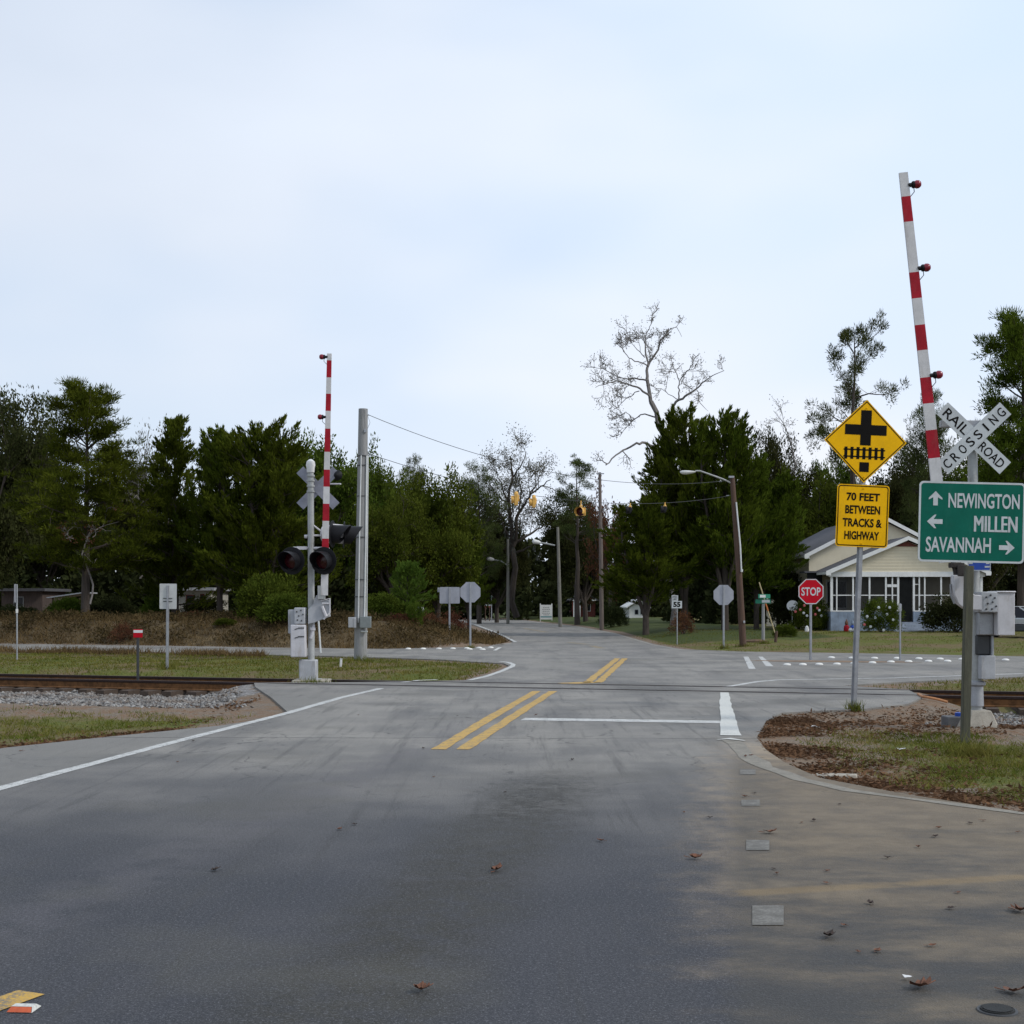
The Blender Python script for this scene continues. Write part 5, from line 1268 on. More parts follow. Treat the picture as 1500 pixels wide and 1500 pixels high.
# span wires and beacons
A1=W(538,607,YP);A2=W(538,664,YP);C1=wS(1072,703);C2=wS(1070,726)
def sag(a,b_,s_,t): return a.lerp(b_,t)-Vector((0,0,4*s_*t*(1-t)))
for nm,lb,a,b_,sg_ in(('span_wire','upper overhead wire strung from the thick grey pole to the brown street light',A1,C1,.85),('span_wire','lower overhead wire that carries the yellow beacons',A2,C2,.80)):
    mb=MB(); mb.tube([sag(a,b_,sg_,k/30) for k in range(31)],.009,5); tag(mb.build(nm,M['cartrim']),lb,'wire',None)
def onspan(px,a,b_,s_):
    lo,hi=0.,1.
    for _ in range(40):
        m=(lo+hi)/2; q=a.lerp(b_,m)
        if (q.x/q.y)*F+CX<px: lo=m
        else: hi=m
    return sag(a,b_,s_,lo)
def beacon(label,px,cy,yaw,sz=1.):
    q=onspan(px,A2,C2,.80); zc=EYE-(cy-HZ)*q.y/F
    o=thing('flashing_beacon',label,'beacon',q,(0,0,yaw),'yellow beacons on the overhead wire')
    h=min(zc-q.z,-.24)
    mb=MB(); mb.tube([(0,0,.02),(0,0,h+.19)],.022,8); mb.lathe((0,0,h+.17),(0,0,1),[(0,.06),(.05,.05),(.07,.02)],10); mb.build('hanger',M['lampyellow'],o)
    mb=MB(); mb.box((0,.06,h),(.34*sz,.20,.36*sz)); 
    hb=mb.build('housing',M['lampyellow'],o,bev=.03)
    mb=MB(); frame(mb,rrect(0,h,.46*sz,.36*sz,.03),rrect(0,h,.30*sz,.28*sz,.1),-.045,0); mb.prism(rrect(0,h,.46*sz,.36*sz,.03),-.04,-.03,0); mb.build('door_frame',M['lampyellow'],hb)
    mb=MB(); mb.lathe((0,-.05,h),(0,-1,0),[(0,.15),(.015,.13),(.03,.001)],18); mb.build('lens',M['darkred'],hb)
    n=18;vs=[];fs=[]
    for i in(0,1):
        for k in range(n+1):
            a=R(-30+240*k/n); vs.append((.155*math.cos(a),-.046-.22*i,h+.155*math.sin(a)))
    fs=[(k,k+1,n+2+k,n+1+k) for k in range(n)]; mb=MB(); mb.add(vs,fs); mb.build('visor',M['lampyellow'],hb); return o
beacon('yellow flashing beacon showing its dark round lens to the camera',851,749.5,R(-22),.78)
def side_beacon(label,px,cy,w_,h_,dark):
    q=onspan(px,A2,C2,.80); k=q.y/F; zc=EYE-(cy-HZ)*k
    o=thing('flashing_beacon',label,'beacon',q,(0,0,0),'yellow beacons on the overhead wire'); h=min(zc-q.z,-.22); w=w_*k; hh=h_*k
    mb=MB(); mb.tube([(0,0,.02),(0,0,h+hh*.45)],.025,8); mb.lathe((0,0,h+hh*.5),(0,0,1),[(-.02,w*.4),(.04,w*.3),(.06,.02)],10); mb.build('hanger',M['lampyellow'],o)
    mb=MB(); mb.box((0,.05,h),(w*.6,.26,hh)); mb.box((w*.1,.05,h+hh*.1),(w*.85,.2,hh*.55)); hb=mb.build('housing',M['black'] if dark else M['lampyellow'],o,bev=.02)
    mb=MB(); mb.lathe((-w*.42,.05,h),(-1,0,0),[(-.02,.12),(0,.13),(.08,.13),(.08,.11),(.02,.1)],14); mb.build('visor',M['black'] if dark else M['lampyellow'],hb)
side_beacon('pale yellow beacon seen from the side, the higher of the pair by the mossy tree',756,729,9,18,False)
side_beacon('pale yellow beacon seen from the side, the lower of the pair by the mossy tree',782,733,8,16,False)
side_beacon('small dark beacon with yellow hanger just beyond the thin lamp-less pole',923,747,6,9,True)
side_beacon('small dark beacon with yellow hanger closest to the street lamp head',974,746,6,9,True)

# ---------------------------------------------------------------- raised white buttons and small road things
def button(p,yaw=0.):
    mb=MB(); n=14
    mb.lathe((0,0,0),(0,0,1),[(0,.115),(.02,.112),(.042,.085),(.052,.04),(.053,.001)],n); return mb
bm_=button(None).build('pavement_button',paint('white_button',(.68,.67,.63),.5,0,.1,6),None)
lab1='small white raised button in the rows beside the muddy turn island'; lab2='small white raised button along the highway lane by the bank'
grp={1:'white buttons round the turn island',2:'white buttons by the bank'}
spots=[(x,y,1) for x,y in((1153,974.5),(1176,974.3),(1200,974),(1226,973.5),(1251,972.5),(1278,971.5),(1305,970.3),(1331,969.8),(1360,969.3),(1388,969.2),(1218,964),(1248,964.6),(1281,964.8),(1314,965),(1346,965.5),(1377,966),(1409,966.3),(1473,967.4))]
spots+=[(x,y,2) for x,y in((598,951),(620,951),(643,950.8),(663.5,950.6),(684,950.2),(688,951.5),(702,949.6),(707,952),(719,949.2))]
for i,(x,y,k) in enumerate(spots):
    o=bm_ if i==0 else bm_.copy()
    if i: COL.objects.link(o)
    o.location=G(x,y)+Vector((0,0,.003)); o.scale=(.95,.95,1); o.rotation_euler.z=rnd.uniform(0,3)
    tag(o,lab1 if k==1 else lab2,'road button',grp[k])
p=[G(722,953),G(727,953),G(735,948.5),G(730,948.5)]; sheet('chevron_bar',p,M['lw2'],.006,road)
o=thing('pavement_marker','small raised road reflector, red face and white top, at the yellow line end','road reflector',G(35,1479)+Vector((0,0,.002)),(0,0,R(-4)))
mb=MB(); v=[(-.055,-.05,0),(.055,-.05,0),(.055,.05,0),(-.055,.05,0),(-.045,-.022,.018),(.045,-.022,.018),(.045,.022,.018),(-.045,.022,.018)]; mb.add(v,[(3,2,1,0),(4,5,6,7),(1,2,6,5),(2,3,7,6),(3,0,4,7)]); mb.build('body',M['lw2'],o,flat=True)
mb=MB(); mb.add([(-.053,-.0505,.002),(.053,-.0505,.002),(.044,-.0235,.0175),(-.044,-.0235,.0175)],[(0,1,2,3)]); mb.build('reflector_face',paint('red_orange_reflector',(.48,.09,.03),.3,0,.15,30),o,flat=True)
p=G(1461,1481); o=thing('valve_cover','dark round iron cover lying in the sandy side street','cover',p+Vector((0,0,.002)))
mb=MB(); mb.lathe((0,0,0),(0,0,1),[(0,.072),(.010,.070),(.013,.062),(.009,.058),(.009,.001)],26); mb.build('lid',paint('iron_lid',(.02,.021,.02),.7,.2,.3,30,bump=.4),o)
mb=MB(); mb.lathe((0,0,.0),(0,0,1),[(-.004,.085),(.004,.083),(.004,.074)],26); mb.build('rim',M['cartrim'],o)
# fallen leaves: curled blade with lobes
def leafmesh(seed,L_,mat,name='fallen_leaf',lob=5):
    g=np.random.default_rng(seed); n=24; vs=[(0,0,.006)];fs=[]
    cu=g.uniform(.5,1.0); 
    for k in range(n):
        a=2*math.pi*k/n; r=L_*(.34+.10*abs(math.cos(a*lob/2))+.03*g.normal()); x=r*math.cos(a)*1.25;y=r*math.sin(a)*.8
        vs.append((x,y,.004+cu*(x*x+1.6*y*y)/L_*1.1+abs(g.normal(0,.05))*L_))
    fs=[(0,1+k,1+(k+1)%n) for k in range(n)]
    mb=MB(); mb.add(vs,fs); mb.tube([(-L_*.4,0,.01),(-L_*.9,.02*L_,.02)],.0022,5); return mb
lm=[leafmesh(s_,.10,None).build('fallen_leaf',M['leaf_brown'] if s_%3 else M['leaf_dark'],None) for s_ in range(5)]
lg='fallen leaves on the asphalt'
big=[(1348,1449,.12,'largest crumpled reddish brown leaf on the sandy side street near the iron cover',1),(1485,1456,.10,'curled brown leaf at the picture edge above the iron cover',2),(1018,1259,.09,'single pale-edged brown leaf on the dark lane left of the faded lane dashes',4),(729,1276,.105,'brown leaf alone in the middle of the dark stained lane',1),(1128,1221,.10,'upright curled brown leaf beside the second faded lane dash',2),(1215,1374,.085,'small blackish leaf just beyond the largest faded lane dash',0),(315,1276,.07,'small black leaf scrap alone on the empty opposite lane',3),(617,1453,.09,'brown leaf nearest the picture bottom in the stained lane',4),(1495,1337,.12,'rust red leaf cut by the picture edge on the sandy side street',1)]
first=True
for x,y,L_,lb,pi in big:
    o=lm[pi].copy(); COL.objects.link(o); o.location=G(x,y)+Vector((0,0,.004)); o.scale=(L_/.1,)*3; o.rotation_euler=(rnd.uniform(-.2,.2),rnd.uniform(-.2,.2),rnd.uniform(0,6)); tag(o,lb,'leaf',lg)
o=lm[1]
sm_=[(1275,1325),(1258,1396),(1364,1387),(1230,1179),(1092,1109),(838,1114),(635,1139),(260,1117),(283,1086),(525,1048),(520,1209),(497,1216),(1100,1107),(1105,1163),(1091,1168),(1040,1199),(1002,1191),(1174,1206),(1421,1207),(1375,1214),(1300,1258),(1212,1277),(1211,1295),(1133,1274),(1138,1281),(1192,1203),(1490,1220),(1440,1203),(670,1049),(785,1048),(620,1097),(30,1101),(1285,1395),(1392,1332),(1345,1242),(1370,1227),(1236,1357),(1403,1309),(740,1161),(880,1233)]
for i,(x,y) in enumerate(sm_):
    o=lm[i%5].copy(); COL.objects.link(o); o.location=G(x,y)+Vector((0,0,.004)); k=rnd.uniform(.3,.62); o.scale=(k,k,k*.9); o.rotation_euler=(0,0,rnd.uniform(0,6)); tag(o,'one of the small scattered dry leaves lying flat on the asphalt','leaf','small leaves scattered on the road')
for q in lm: bpy.data.objects.remove(q)
for x,y,w_,lb in((1195,1072,.16,'white flat litter scrap on the pine straw beside the yellow sign post'),(1320,1098,.14,'white crumpled litter scrap in the verge grass below the green sign'),(1328,1436,.045,'tiny white pebble-like scrap on the sandy street by the largest leaf')):
    p=G(x,y,-.1 if y<1200 else 0); p.z=hz(p.x,p.y)+.01 if y<1200 else .004
    mb=MB(); n=9; vs=[(0,0,.02)]+[(w_*.5*math.cos(6.28*k/n)*rnd.uniform(.6,1.2),w_*.35*math.sin(6.28*k/n)*rnd.uniform(.6,1.2),rnd.uniform(0,.03)) for k in range(n)]
    mb.add(vs,[(0,1+k,1+(k+1)%n) for k in range(n)]); o=mb.build('litter_scrap',M['litterwhite']); o.location=p; tag(o,lb,'litter')
p=G(1215,1134,0.); mb=MB(); mb.prism([(-.25,-.06),(-.06,-.10),(.22,-.06),(.25,.03),(.03,.09),(-.2,.06)],-.06,-.005,axis='z'); o=mb.build('concrete_chunk',M['concrete'],bev=.012); o.location=p+Vector((0.05,0.05,0)); tag(o,'flat broken concrete slab at the litter-covered curve of the pavement edge','concrete')
# ---------------------------------------------------------------- cream house with screened porch
YH=69.0
hb=W(1330,925,YH); hb.z=hz(hb.x,hb.y)-.02; H0=hb.z
house=thing('cream_house','cream gabled cottage with a white-framed screened porch on blue painted blocks','house',hb)
X=lambda px,Y=YH:(px-CX)/F*Y
Z=lambda py,Y=YH:EYE-(py-HZ)/F*Y
def hbuild(mb,n,m,par=house,**k): return mb.build(n,m,par,hb,**k)
xl,xr=X(1217),X(1440); zsill=Z(896); zhead=Z(845); ztop=Z(837.5); zap=Z(789)
YM=72.0; YB=84.0
mxl,mxr=X(1185,YM),X(1394,YM); me_z=Z(812,YM); ma_z=Z(758,YM); mcx=(mxl+mxr)/2
# porch base wall, broken by the door opening
dx0,dx1=X(1317),X(1338)
mb=MB()
mb.span((xl,YH,H0-.3),(dx0,YH+.2,zsill)); mb.span((dx1,YH,H0-.3),(xr,YH+.2,zsill)); mb.span((xl,YH+.201,H0-.3),(xl+.2,YM-.01,zsill)); mb.span((xr-.2,YH+.201,H0-.3),(xr,YM-.01,zsill))
hbuild(mb,'porch_base',M['blueblock'])
mb=MB(); mb.span((xl+.21,YH+.21,zsill-.55),(xr-.21,YM-.02,zsill-.45)); hbuild(mb,'porch_floor',M['pole_grey'])
# steps
mb=MB()
for k in range(4): mb.span((dx0-.5,YH-.02-.28*(4-k),H0-.3),(dx1+.75,YH-.02-.28*(3-k)-.002,H0+.02+(zsill-.5-H0)*(k+.6)/4))
hbuild(mb,'steps',paint('pale_blue_concrete',(.30,.34,.40),.85,0,.25,3,dirt=(.16,.15,.15,.5)))
# screen frame
fr=MB(); pw=.065
for px_,w_ in((1218.5,.13),(1226,pw),(1250,.085),(1274,.085),(1298,.085),(1307.5,pw),(1316,.10),(1339,.10),(1347,.07),(1355,.07),(1379,.085),(1403,.085),(1420,.085),(1438,.13)):
    fr.span((X(px_)-w_/2,YH+.03,zsill),(X(px_)+w_/2,YH+.11,zhead))
for a,b_ in((1219,1316),(1339,1438)): fr.span((X(a),YH+.045,Z(872)-.025),(X(b_),YH+.095,Z(872)+.025)); fr.span((X(a),YH-.01,zsill),(X(b_),YH+.16,zsill+.06))
fr.span((X(1300),YH+.04,Z(858)-.07),(X(1315),YH+.10,Z(858)+.07)); fr.span((X(1340),YH+.05,Z(856)-.02),(X(1347),YH+.09,Z(856)+.02))
hbuild(fr,'screen_frame',M['housewhite'],bev=.006)
t=NT('porch_screen_mesh'); dd=t.n('ShaderNodeBsdfDiffuse'); dd.inputs[0].default_value=(.022,.023,.024,1); tt=t.n('ShaderNodeBsdfTransparent'); mm=t.n('ShaderNodeMixShader'); mm.inputs[0].default_value=.72; t.l(tt.outputs[0],mm.inputs[1]); t.l(dd.outputs[0],mm.inputs[2]); t.l(mm.outputs[0],t.out.inputs[0])
mb=MB()
for a,b_ in((1219,1316),(1339,1438)): mb.add([(X(a),YH+.07,zsill+.06),(X(b_),YH+.07,zsill+.06),(X(b_),YH+.07,zhead),(X(a),YH+.07,zhead)],[(0,1,2,3)])
hbuild(mb,'insect_screen',t.m,flat=True)
mb=MB(); mb.span((dx0+.05,YH+.06,zsill-.45),(dx1-.05,YH+.09,zhead)); hbuild(mb,'porch_door',M['darkscreen'])
mb=MB(); mb.span((xl-.1,YH-.03,zhead),(xr+.1,YH+.2,ztop)); hbuild(mb,'header_beam',M['housewhite'],bev=.01)
pcx=(xl+xr)/2
mb=MB(); mb.prism([(xl-.08,ztop+.001),(xr+.08,ztop+.001),(pcx,zap-.12)],YH+.0,YH+.15); gb=hbuild(mb,'porch_gable',M['cream'])
mb=MB()
nlap=10
for k in range(1,nlap):
    z=ztop+(zap-.15-ztop)*k/nlap; hw=(xr-xl)/2*(1-k/nlap); mb.span((pcx-hw,YH-.014,z),(pcx+hw,YH-.002,z+.015))
hbuild(mb,'siding_laps',M['cream'],gb)
mb=MB(); mb.prism([(pcx-.62,zap-.40),(pcx+.62,zap-.40),(pcx,zap-.13)],YH-.03,YH-.016); hbuild(mb,'gable_vent',M['brickred'],gb)
def roof(nm,x0,x1,ze,za,y0,y1,over,par=house):
    cx=(x0+x1)/2; th=.12; sl=(za-ze)/(cx-x0)
    mb=MB()
    for s_ in(-1,1):
        xe=cx+s_*((x1-x0)/2+over); z_e=ze-sl*over
        pr=[(cx,za),(xe,z_e),(xe,z_e+th),(cx,za+th)]
        mb.prism(pr,y0+.04,y1)
    r=hbuild(mb,nm,M['shingle'],par)
    mb=MB()
    for s_ in(-1,1):
        xe=cx+s_*((x1-x0)/2+over); z_e=ze-sl*over
        mb.prism([(cx-s_*.0,za-.06),(xe,z_e-.08),(xe,z_e+th+.015),(cx-s_*.0,za+th+.015)],y0,y0+.038)
        mb.span((xe-s_*.25,y0-.001,z_e-.085),(xe,y0+.0375,z_e+.02))
        mb.span((xe-.02,y0+.04,z_e-.03),(xe+.03,y1,z_e+th-.02))
    hbuild(mb,'rake_board',M['housewhite'],r); return r
roof('porch_roof',xl,xr,ztop+.02,zap-.02,YH-.30,YM-.02,.30)
# main body
mb=MB(); mb.span((mxl,YM,H0-.3),(mxr,YM+.2,me_z)); mb.prism([(mxl,me_z+.001),(mxr,me_z+.001),(mcx,ma_z-.1)],YM,YM+.2); mb.span((mxl,YM+.201,H0-.3),(mxl+.2,YB,me_z)); mb.span((mxr-.2,YM+.201,H0-.3),(mxr,YB,me_z)); mb.span((mxl+.201,YB-.2,H0-.3),(mxr-.201,YB,me_z))
hbuild(mb,'wall',M['cream'])
roof('main_roof',mxl,mxr,me_z,ma_z,YM-.35,YB+.3,.30)
# dark panel with a small roof, added to stand in for shade beside the porch
mb=MB(); mb.span((mxl-.35,YM-1.2,H0-.3),(xl-.02,YM-1.12,Z(838))); hbuild(mb,'shade_panel',M['darkscreen'])
mb=MB(); mb.span((mxl-.5,YM-1.3,Z(838)),(xl-.03,YM-.01,Z(838)+.09)); hbuild(mb,'side_roof',M['shingle'])
for xx in(mxl+3.2,): 
    mb=MB(); mb.span((mxl-.03,YM+2.4,1.6),(mxl-.001,YM+3.5,3.1)); wn=hbuild(mb,'window',M['housewhite'],bev=.01); mb=MB(); mb.span((mxl-.045,YM+2.5,1.7),(mxl-.031,YM+3.4,3.0)); hbuild(mb,'pane',M['glass'],wn)
mb=MB(); mb.span((X(1230),YM-.04,zsill+.1),(X(1262),YM-.003,zhead-.1)); wn=hbuild(mb,'window',M['housewhite']); mb=MB(); mb.span((X(1232),YM-.06,zsill+.2),(X(1260),YM-.041,zhead-.2)); hbuild(mb,'pane',M['glass'],wn)
# flowering camellias, dish, ornaments
def camellia(label,px,top,Y,hw,seed,flowers,fl=True):
    r=tree('shrub','camellia_bush',label,'bush',px,top,Y,hw,'flowering camellias by the house'); 
    for c in list(r.children):
        if c.name.startswith('crown'): crn=c
    g=np.random.default_rng(seed); sx,sy,sz=r.scale; mb=[MB(),MB()]
    for (x,y,k) in flowers:
        v=W(x,y,Y-hw/F*Y*.85)-Vector(r.location); c_=mb[k]
        for q in range(6):
            a=6.28*q/6; c_.sphere(v+Vector((.035*math.cos(a),-.02,.035*math.sin(a))),.038,6)
        c_.sphere(v+Vector((0,-.03,0)),.032,6)
    for k,m_ in enumerate((M['signwhite'],paint('pink_petal',(.42,.10,.10),.6,0,.2,9))):
        if mb[k].v:
            for i,v in enumerate(mb[k].v):
                w=Matrix.Rotation(-r.rotation_euler.z,3,'Z')@v; mb[k].v[i]=Vector((w.x/sx,w.y/sy,w.z/sz))
            o=mb[k].build('blossoms',m_,r)
camellia('round dark camellia with white and pink blossoms in front of the porch door',1291,874,66,31,5,[(1287,890,0),(1282,905,0),(1275,918,0),(1303,890,0),(1294,923,0),(1299,900,0),(1266,915,1),(1270,903,0),(1308,908,0)])
camellia('taller camellia with red and white blossoms beside the stop sign post',1186,874,70,28,6,[(1172,893,1),(1178,887,1),(1197,891,1),(1200,894,0),(1203,902,0),(1182,902,0),(1189,884,0),(1194,900,1),(1177,898,0),(1180,880,0),(1165,896,1)])
p=W(1161,922,72); p.z=hz(p.x,p.y)
o=thing('satellite_dish','round pale satellite dish on a short pole beside the cream house','satellite dish',p); s=72/F; zc=EYE-(888-HZ)*s-p.z
mb=MB(); mb.tube([(0,.08,-.2),(0,.08,zc-.1)],.03,8); mb.build('pole',M['galv'],o)
d=Vector((-.25,-1,.35)).normalized(); mb=MB(); mb.lathe(Vector((0,.02,zc)),d,[(0,.001),(.01,.12),(.04,.22),(.085,.30),(.09,.30),(.045,.215),(.0,.1),(-.02,.001)],24); mb.build('reflector_dish',paint('dish_white',(.82,.82,.81),.5,0,.04,4),o)
mb=MB(); mb.tube([(0,.02,zc-.28),Vector((0,.02,zc-.2))+d*.38],.012,6); mb.sphere(Vector((0,.02,zc-.18))+d*.38,.045,8); mb.build('feed_arm',M['cartrim'],o)
# lawn ornaments by the porch
for px_,py_,lb,c1,c2 in((1240,921,'small red and brown garden ornament before the blue porch base',M['red'],M['leaf_brown']),(1249,917,'small blue and violet garden ornament before the blue porch base',M['blue'],M['blueblock'])):
    p=W(px_,py_+4,67.8); p.z=hz(p.x,p.y); o=thing('garden_ornament',lb,'garden ornament',p); mb=MB(); mb.lathe((0,0,0),(0,0,1),[(-.02,.12),(.1,.15),(.25,.13),(.32,.06)],12); mb.build('body',c1,o); mb=MB(); mb.sphere((0,0,.38),.09,10); mb.lathe((0,0,.43),(0,0,1),[(0,.09),(.08,.05),(.18,.005)],10); mb.build('head',c2,o)
for i,(px_,py_,lb) in enumerate(((1246,926,'white stone at the foot of the red garden ornament'),(1252,926.5,'white stone at the foot of the violet garden ornament'),(1182,924,'white upright stone beside the stop sign post on the lawn'))):
    p=W(px_,py_,67); p.z=hz(p.x,p.y)+.08; mb=MB(); mb.sphere((0,0,0),.11,9,0,(1,.9,1.1 if i<2 else 1.9)); o=mb.build('lawn_stone',M['white']); o.location=p; tag(o,lb,'stone')
p=W(1085,948,54); 
p=G(1106,944); p.z=hz(p.x,p.y); mb=MB(); mb.sphere((0,0,0),.5,10,0,(1.1,.7,.22)); o=mb.build('dirt_mound',paint('bare_dirt',(.10,.06,.035),.95,0,.4,6,bump=.6)); o.location=p; tag(o,'low brown dirt mound between the brown pole and the street name post','dirt mound')

# ---------------------------------------------------------------- car beside the house
p=W(1492,940,58.5); p.z=hz(p.x,p.y)
car=thing('parked_car','two-tone silver and dark car parked on the lawn, mostly hidden by the counterweight box','car',p,(0,0,R(-38)))
car.scale=(.92,.92,.92)
low=[(-2.05,.30),(2.1,.30),(2.2,.50),(2.15,.62),(-2.15,.66),(-2.18,.45)]; up=[(-2.15,.665),(2.15,.625),(2.12,.80),(1.0,.93),(-2.05,.95),(-2.15,.85)]
mb=MB(); mb.prism(low,-.84,.84); mb.build('lower_body',M['cartrim'],car,bev=.06)
mb=MB(); mb.prism(up,-.83,.83); mb.build('upper_body',M['silver'],car,bev=.06)
def cabin(y,ins): return [Vector((x,y*(1-ins if z>1.2 else 1),z)) for x,z in((-1.75,.94),(1.0,.92),(.25,1.40),(-.2,1.44),(-1.05,1.43),(-1.45,1.33))]
A_=cabin(-.78,.16);B_=cabin(.78,.16); n=len(A_); mb=MB(); mb.add(A_+B_,[tuple(range(n)),tuple(range(2*n-1,n-1,-1))]+[(i,(i+1)%n,(i+1)%n+n,i+n) for i in range(n)]); mb.build('glasshouse',M['glass'],car)
mb=MB()
for sgn in(-1,1):
    ro=lambda x,z:Vector((x,sgn*.795*(1-.16 if z>1.2 else 1),z))
    for a_,b_ in(((1.0,.93),(.25,1.41)),((.1,.93),(-.08,1.43)),((-.95,.95),(-1.0,1.43)),((-1.75,.95),(-1.45,1.34))): mb.tube([ro(*a_),ro(*b_)],.035,6)
mb.span((-1.1,-.66,1.425),(.22,.66,1.465)); mb.build('roof',M['silver'],car,bev=.02)
for sx in(-1.32,1.36):
    for sy in(-.78,.78):
        sg_=1 if sy>0 else -1
        mb=MB(); mb.lathe((sx,sy-.09*sg_,.31),(0,sg_,0),[(0,.27),(.02,.31),(.17,.31),(.19,.27),(.185,.2)],20); wh=mb.build('wheel',M['rubber'],car); mb=MB(); mb.lathe((sx,sy+.075*sg_,.31),(0,sg_,0),[(0,.21),(.02,.2),(.03,.06),(.032,.001)],18); mb.build('rim',M['silver'],wh)
mb=MB(); mb.span((-2.1,-.845,.655),(2.05,-.835,.685)); mb.span((-2.1,.835,.655),(2.05,.845,.685)); mb.build('trim_strip',M['whitebox'],car)

# ---------------------------------------------------------------- far buildings and small things
def simple_house(name,label,cat,px0,px1,pyb,pye,Y,depth,wallm,roofm,apx=None,windows=(),yaw=0,posts=()):
    x0,x1=X(px0,Y),X(px1,Y); c=Vector(((x0+x1)/2,Y,0)); c.z=hz(c.x,c.y+1); w=x1-x0; ze=EYE-(pye-HZ)*Y/F-c.z
    o=thing(name,label,cat,c,(0,0,yaw)); mb=MB(); mb.span((-w/2,0,-.4),(w/2,depth,ze)); mb.build('wall',wallm,o)
    ra=(ze+ (EYE-(apx-HZ)*Y/F-c.z-ze)) if apx else ze+.12
    mb=MB()
    if apx: 
        mb.prism([(-w/2-.3,ze-.05),(0,ra),(w/2+.3,ze-.05),(w/2+.3,ze+.08),(0,ra+.14),(-w/2-.3,ze+.08)],-.35,depth+.3); 
        g_=MB(); g_.prism([(-w/2,ze+.001),(w/2,ze+.001),(0,ra-.02)],.01,.2); g_.build('gable',wallm,o)
    else: mb.span((-w/2-.25,-.35,ze+.002),(w/2+.25,depth+.3,ze+.16))
    mb.build('roof',roofm,o)
    for a,b_,z0,z1,m_ in windows:
        mb=MB(); mb.span((a*w,-.03,z0*ze),(b_*w,-.002,z1*ze)); wn=mb.build('window',m_,o); mb=MB(); mb.span((a*w+.06,-.045,z0*ze+.06),(b_*w-.06,-.031,z1*ze-.06)); mb.build('pane',M['glass'],wn)
    for a in posts: mb=MB(); mb.span((a*w-.06,-1.6,-.3),(a*w+.06,-1.48,ze)); mb.build('porch_post',M['housewhite'],o)
    if posts: mb=MB(); mb.span((-w/2,-1.7,ze),(w/2,-.36,ze+.1)); mb.build('porch_roof',M['housewhite'],o)
    return o
mh=simple_house('mobile_home','low white mobile home with reddish windows beneath the dark cedars','mobile home',262,309,896,865,74,4.5,paint('dingy_white_siding',(.42,.41,.37),.7,0,.15,2,dirt=(.22,.18,.12,.5)),M['greybox'],None,[(-.28,-.02,.40,.85,M['brickred']),(.16,.30,.35,.88,M['brickred'])])
mb=MB(); mb.tube([(1.0,1.,2.2),(1.0,1.,3.0)],.06,8); mb.build('flue',M['whitebox'],mh)
simple_house('shed','brown low shed behind the edge-on sign on the bank','shed',2,62,897,866,77,4,paint('dull_brown_boards',(.075,.055,.048),.85,0,.4,3,dirt=(.16,.13,.12,.4),stretch=(6,6,.6)),M['shingle'],None,[(-.2,.05,.4,.8,M['pole_grey'])])
p=W(97,890,72); p.z=hz(p.x,p.y); o=thing('lean_to','open lean-to with a pale sloping roof edge beside the layered evergreen','shed',p)
mb=MB()
for x in(-.7,.7):
    for y in(0,2): mb.tube([(x,y,-.2),(x,y,.95)],.05,8)
mb.build('posts',M['pole_brown'],o)
mb=MB(); mb.box((0,1,1.1),(1.9,2.6,.06),0,Matrix.Rotation(R(-8),3,'Y')); mb.build('roof',M['greybox'],o)
simple_house('brick_house','far red-brown house with a white porch gable behind the white yard sign','house',838,872,905,880,138,7,M['brickred'],M['shingle'],868,[(.1,.3,.35,.8,M['housewhite'])],posts=(-.45,-.2,.05))
simple_house('white_house','far small white gabled house half hidden under the shaded cedars','house',922,948,905,890,128,7,M['housewhite'],M['housewhite'],880,[(-.2,.0,.35,.8,M['cartrim']),(.12,.32,.35,.8,M['cartrim'])])
p=W(800,904,126); p.z=hz(p.x,p.y); o=thing('yard_sign','white board sign with dark lettering lines and a teal stripe at the road bend','sign',p); s=126/F
w,h=18*s,23*s
mb=MB(); mb.box((0,0,h/2+.1),(w,.05,h-.1)); bd=mb.build('board',M['housewhite'],o)
mb=MB(); mb.box((0,-.03,h*.27),(w*.9,.008,h*.07)); mb.build('teal_stripe',M['teal'],bd)
mb=MB()
for k,(z,ww) in enumerate(((.86,.55),(.74,.7),(.62,.62),(.50,.7),(.40,.5))): 
    for q in range(4): mb.box(((-.36+.24*q)*w*ww,-.03,z*h),(w*.14*ww,.006,h*.05))
mb.build('painted_lines',M['pole_grey'],bd)
mb=MB()
for x in(-.47,.47): mb.box((x*w,.06,h*.45),(.09,.06,h+.5))
mb.build('posts',M['housewhite'],o)
p=W(613,896,60.5); p.z=hz(p.x,p.y); o=thing('mailbox','small white mailbox half sunk in the russet brambles on the bank','mailbox',p); zc=EYE-(893-HZ)*60.5/F-p.z
mb=MB(); mb.tube([(0,0,-.2),(0,0,zc-.08)],.04,8); mb.build('post',M['pole_brown'],o)
mb=MB(); mb.prism([(-.13,zc-.10),(.13,zc-.10),(.13,zc+.03)]+[(.13*math.cos(R(a)),zc+.03+.11*math.sin(R(a))) for a in(30,60,90,120,150)]+[(-.13,zc+.03)],-.25,.25); mb.build('box',M['white'],o); o.rotation_euler.z=R(35)

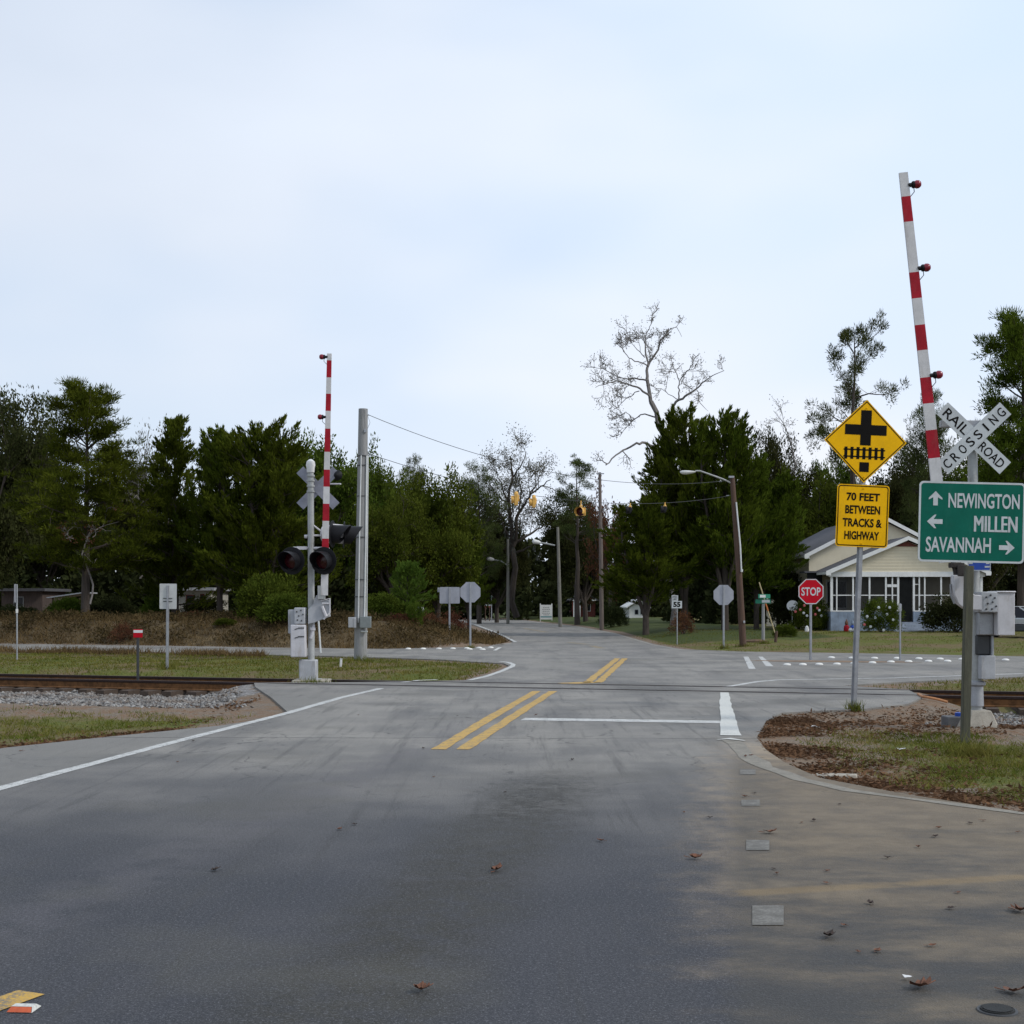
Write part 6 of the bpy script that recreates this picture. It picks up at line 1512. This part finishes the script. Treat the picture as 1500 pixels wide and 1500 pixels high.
# ---------------------------------------------------------------- camera, sky, sun
cam=bpy.data.cameras.new('camera'); co_=bpy.data.objects.new('camera',cam); COL.objects.link(co_)
co_.location=(0,0,EYE); co_.rotation_euler=(R(90),0,0)
cam.sensor_width=36; cam.sensor_fit='HORIZONTAL'; cam.lens=36*F/1500; cam.shift_y=(HZ-750)/1500; cam.clip_end=6000; cam.clip_start=.05
S.camera=co_
SUN_EL,SUN_AZ=R(40),R(110)      # azimuth from +Y towards +X
w=bpy.data.worlds.new('World'); S.world=w; w.use_nodes=True; nt=w.node_tree; nt.nodes.clear()
def N(ty): return nt.nodes.new(ty)
out=N('ShaderNodeOutputWorld'); bg=N('ShaderNodeBackground'); nt.links.new(bg.outputs[0],out.inputs[0]); bg.inputs[1].default_value=.1
sky=N('ShaderNodeTexSky'); sky.sky_type='NISHITA'; sky.sun_disc=False; sky.sun_elevation=SUN_EL; sky.sun_rotation=SUN_AZ; sky.air_density=1.; sky.dust_density=1.2; sky.ozone_density=1.
tc=N('ShaderNodeTexCoord')
def nz(scale,sc,loc,det=5,ro=.55):
    m=N('ShaderNodeMapping'); m.inputs['Scale'].default_value=sc; m.inputs['Location'].default_value=loc; nt.links.new(tc.outputs['Generated'],m.inputs[0])
    n=N('ShaderNodeTexNoise'); n.inputs['Scale'].default_value=scale; n.inputs['Detail'].default_value=det; n.inputs['Roughness'].default_value=ro; nt.links.new(m.outputs[0],n.inputs['Vector']); return n.outputs['Fac']
def ma(op,a,b,cl=False):
    n=N('ShaderNodeMath'); n.operation=op; n.use_clamp=cl
    for x,i in((a,0),(b,1)):
        if hasattr(x,'is_linked'): nt.links.new(x,n.inputs[i])
        else: n.inputs[i].default_value=x
    return n.outputs[0]
def mr(v,a,b,c,d):
    n=N('ShaderNodeMapRange'); n.interpolation_type='SMOOTHSTEP'; nt.links.new(v,n.inputs[0]); 
    for k,x in zip((1,2,3,4),(a,b,c,d)): n.inputs[k].default_value=x
    return n.outputs[0]
sp_=N('ShaderNodeSeparateXYZ'); nt.links.new(tc.outputs['Generated'],sp_.inputs[0])
big=nz(2.1,(1,1,2.2),(.3,.2,.1),3,.5); mid=nz(5.5,(1,1,2.6),(4,1,2),5,.6)
cl=ma('ADD',ma('MULTIPLY',big,.86),ma('MULTIPLY',mid,.14))
# thin veil of cloud: thinnest towards the upper sky on the side away from the sun
bias=ma('ADD',ma('MULTIPLY',sp_.outputs[0],1.0),ma('MULTIPLY',sp_.outputs[2],-.55))
cov=mr(ma('ADD',cl,bias),-.05,.50,.78,1.0)
mx=N('ShaderNodeMix'); mx.data_type='RGBA'; nt.links.new(cov,mx.inputs[0]); nt.links.new(sky.outputs[0],mx.inputs[6])
veil=N('ShaderNodeMix'); veil.data_type='RGBA'; nt.links.new(ma('ADD',ma('MULTIPLY',mr(big,.36,.62,0,1),.6),mr(sp_.outputs[2],.42,.02,0,.45)),veil.inputs[0]); veil.clamp_factor=True; veil.inputs[6].default_value=(7.1,8.55,10.6,1); veil.inputs[7].default_value=(9.1,9.55,10.4,1)
nt.links.new(veil.outputs[2],mx.inputs[7]); nt.links.new(mx.outputs[2],bg.inputs[0])
sl=bpy.data.lights.new('sun','SUN'); so=bpy.data.objects.new('sun',sl); COL.objects.link(so)
sl.energy=2.0; sl.angle=R(10); sl.color=(1,.95,.87)
dv=Vector((math.sin(SUN_AZ)*math.cos(SUN_EL),math.cos(SUN_AZ)*math.cos(SUN_EL),math.sin(SUN_EL)))
so.rotation_euler=dv.to_track_quat('Z','Y').to_euler()
so.location=(20,-10,40)
vs_=S.view_settings; S.display_settings.display_device='sRGB'; vs_.view_transform='Standard'; vs_.look='None'; vs_.exposure=0; vs_.gamma=1; vs_.use_curve_mapping=False
S.cycles.max_bounces=6; S.cycles.transparent_max_bounces=12; S.cycles.diffuse_bounces=3; S.cycles.glossy_bounces=2
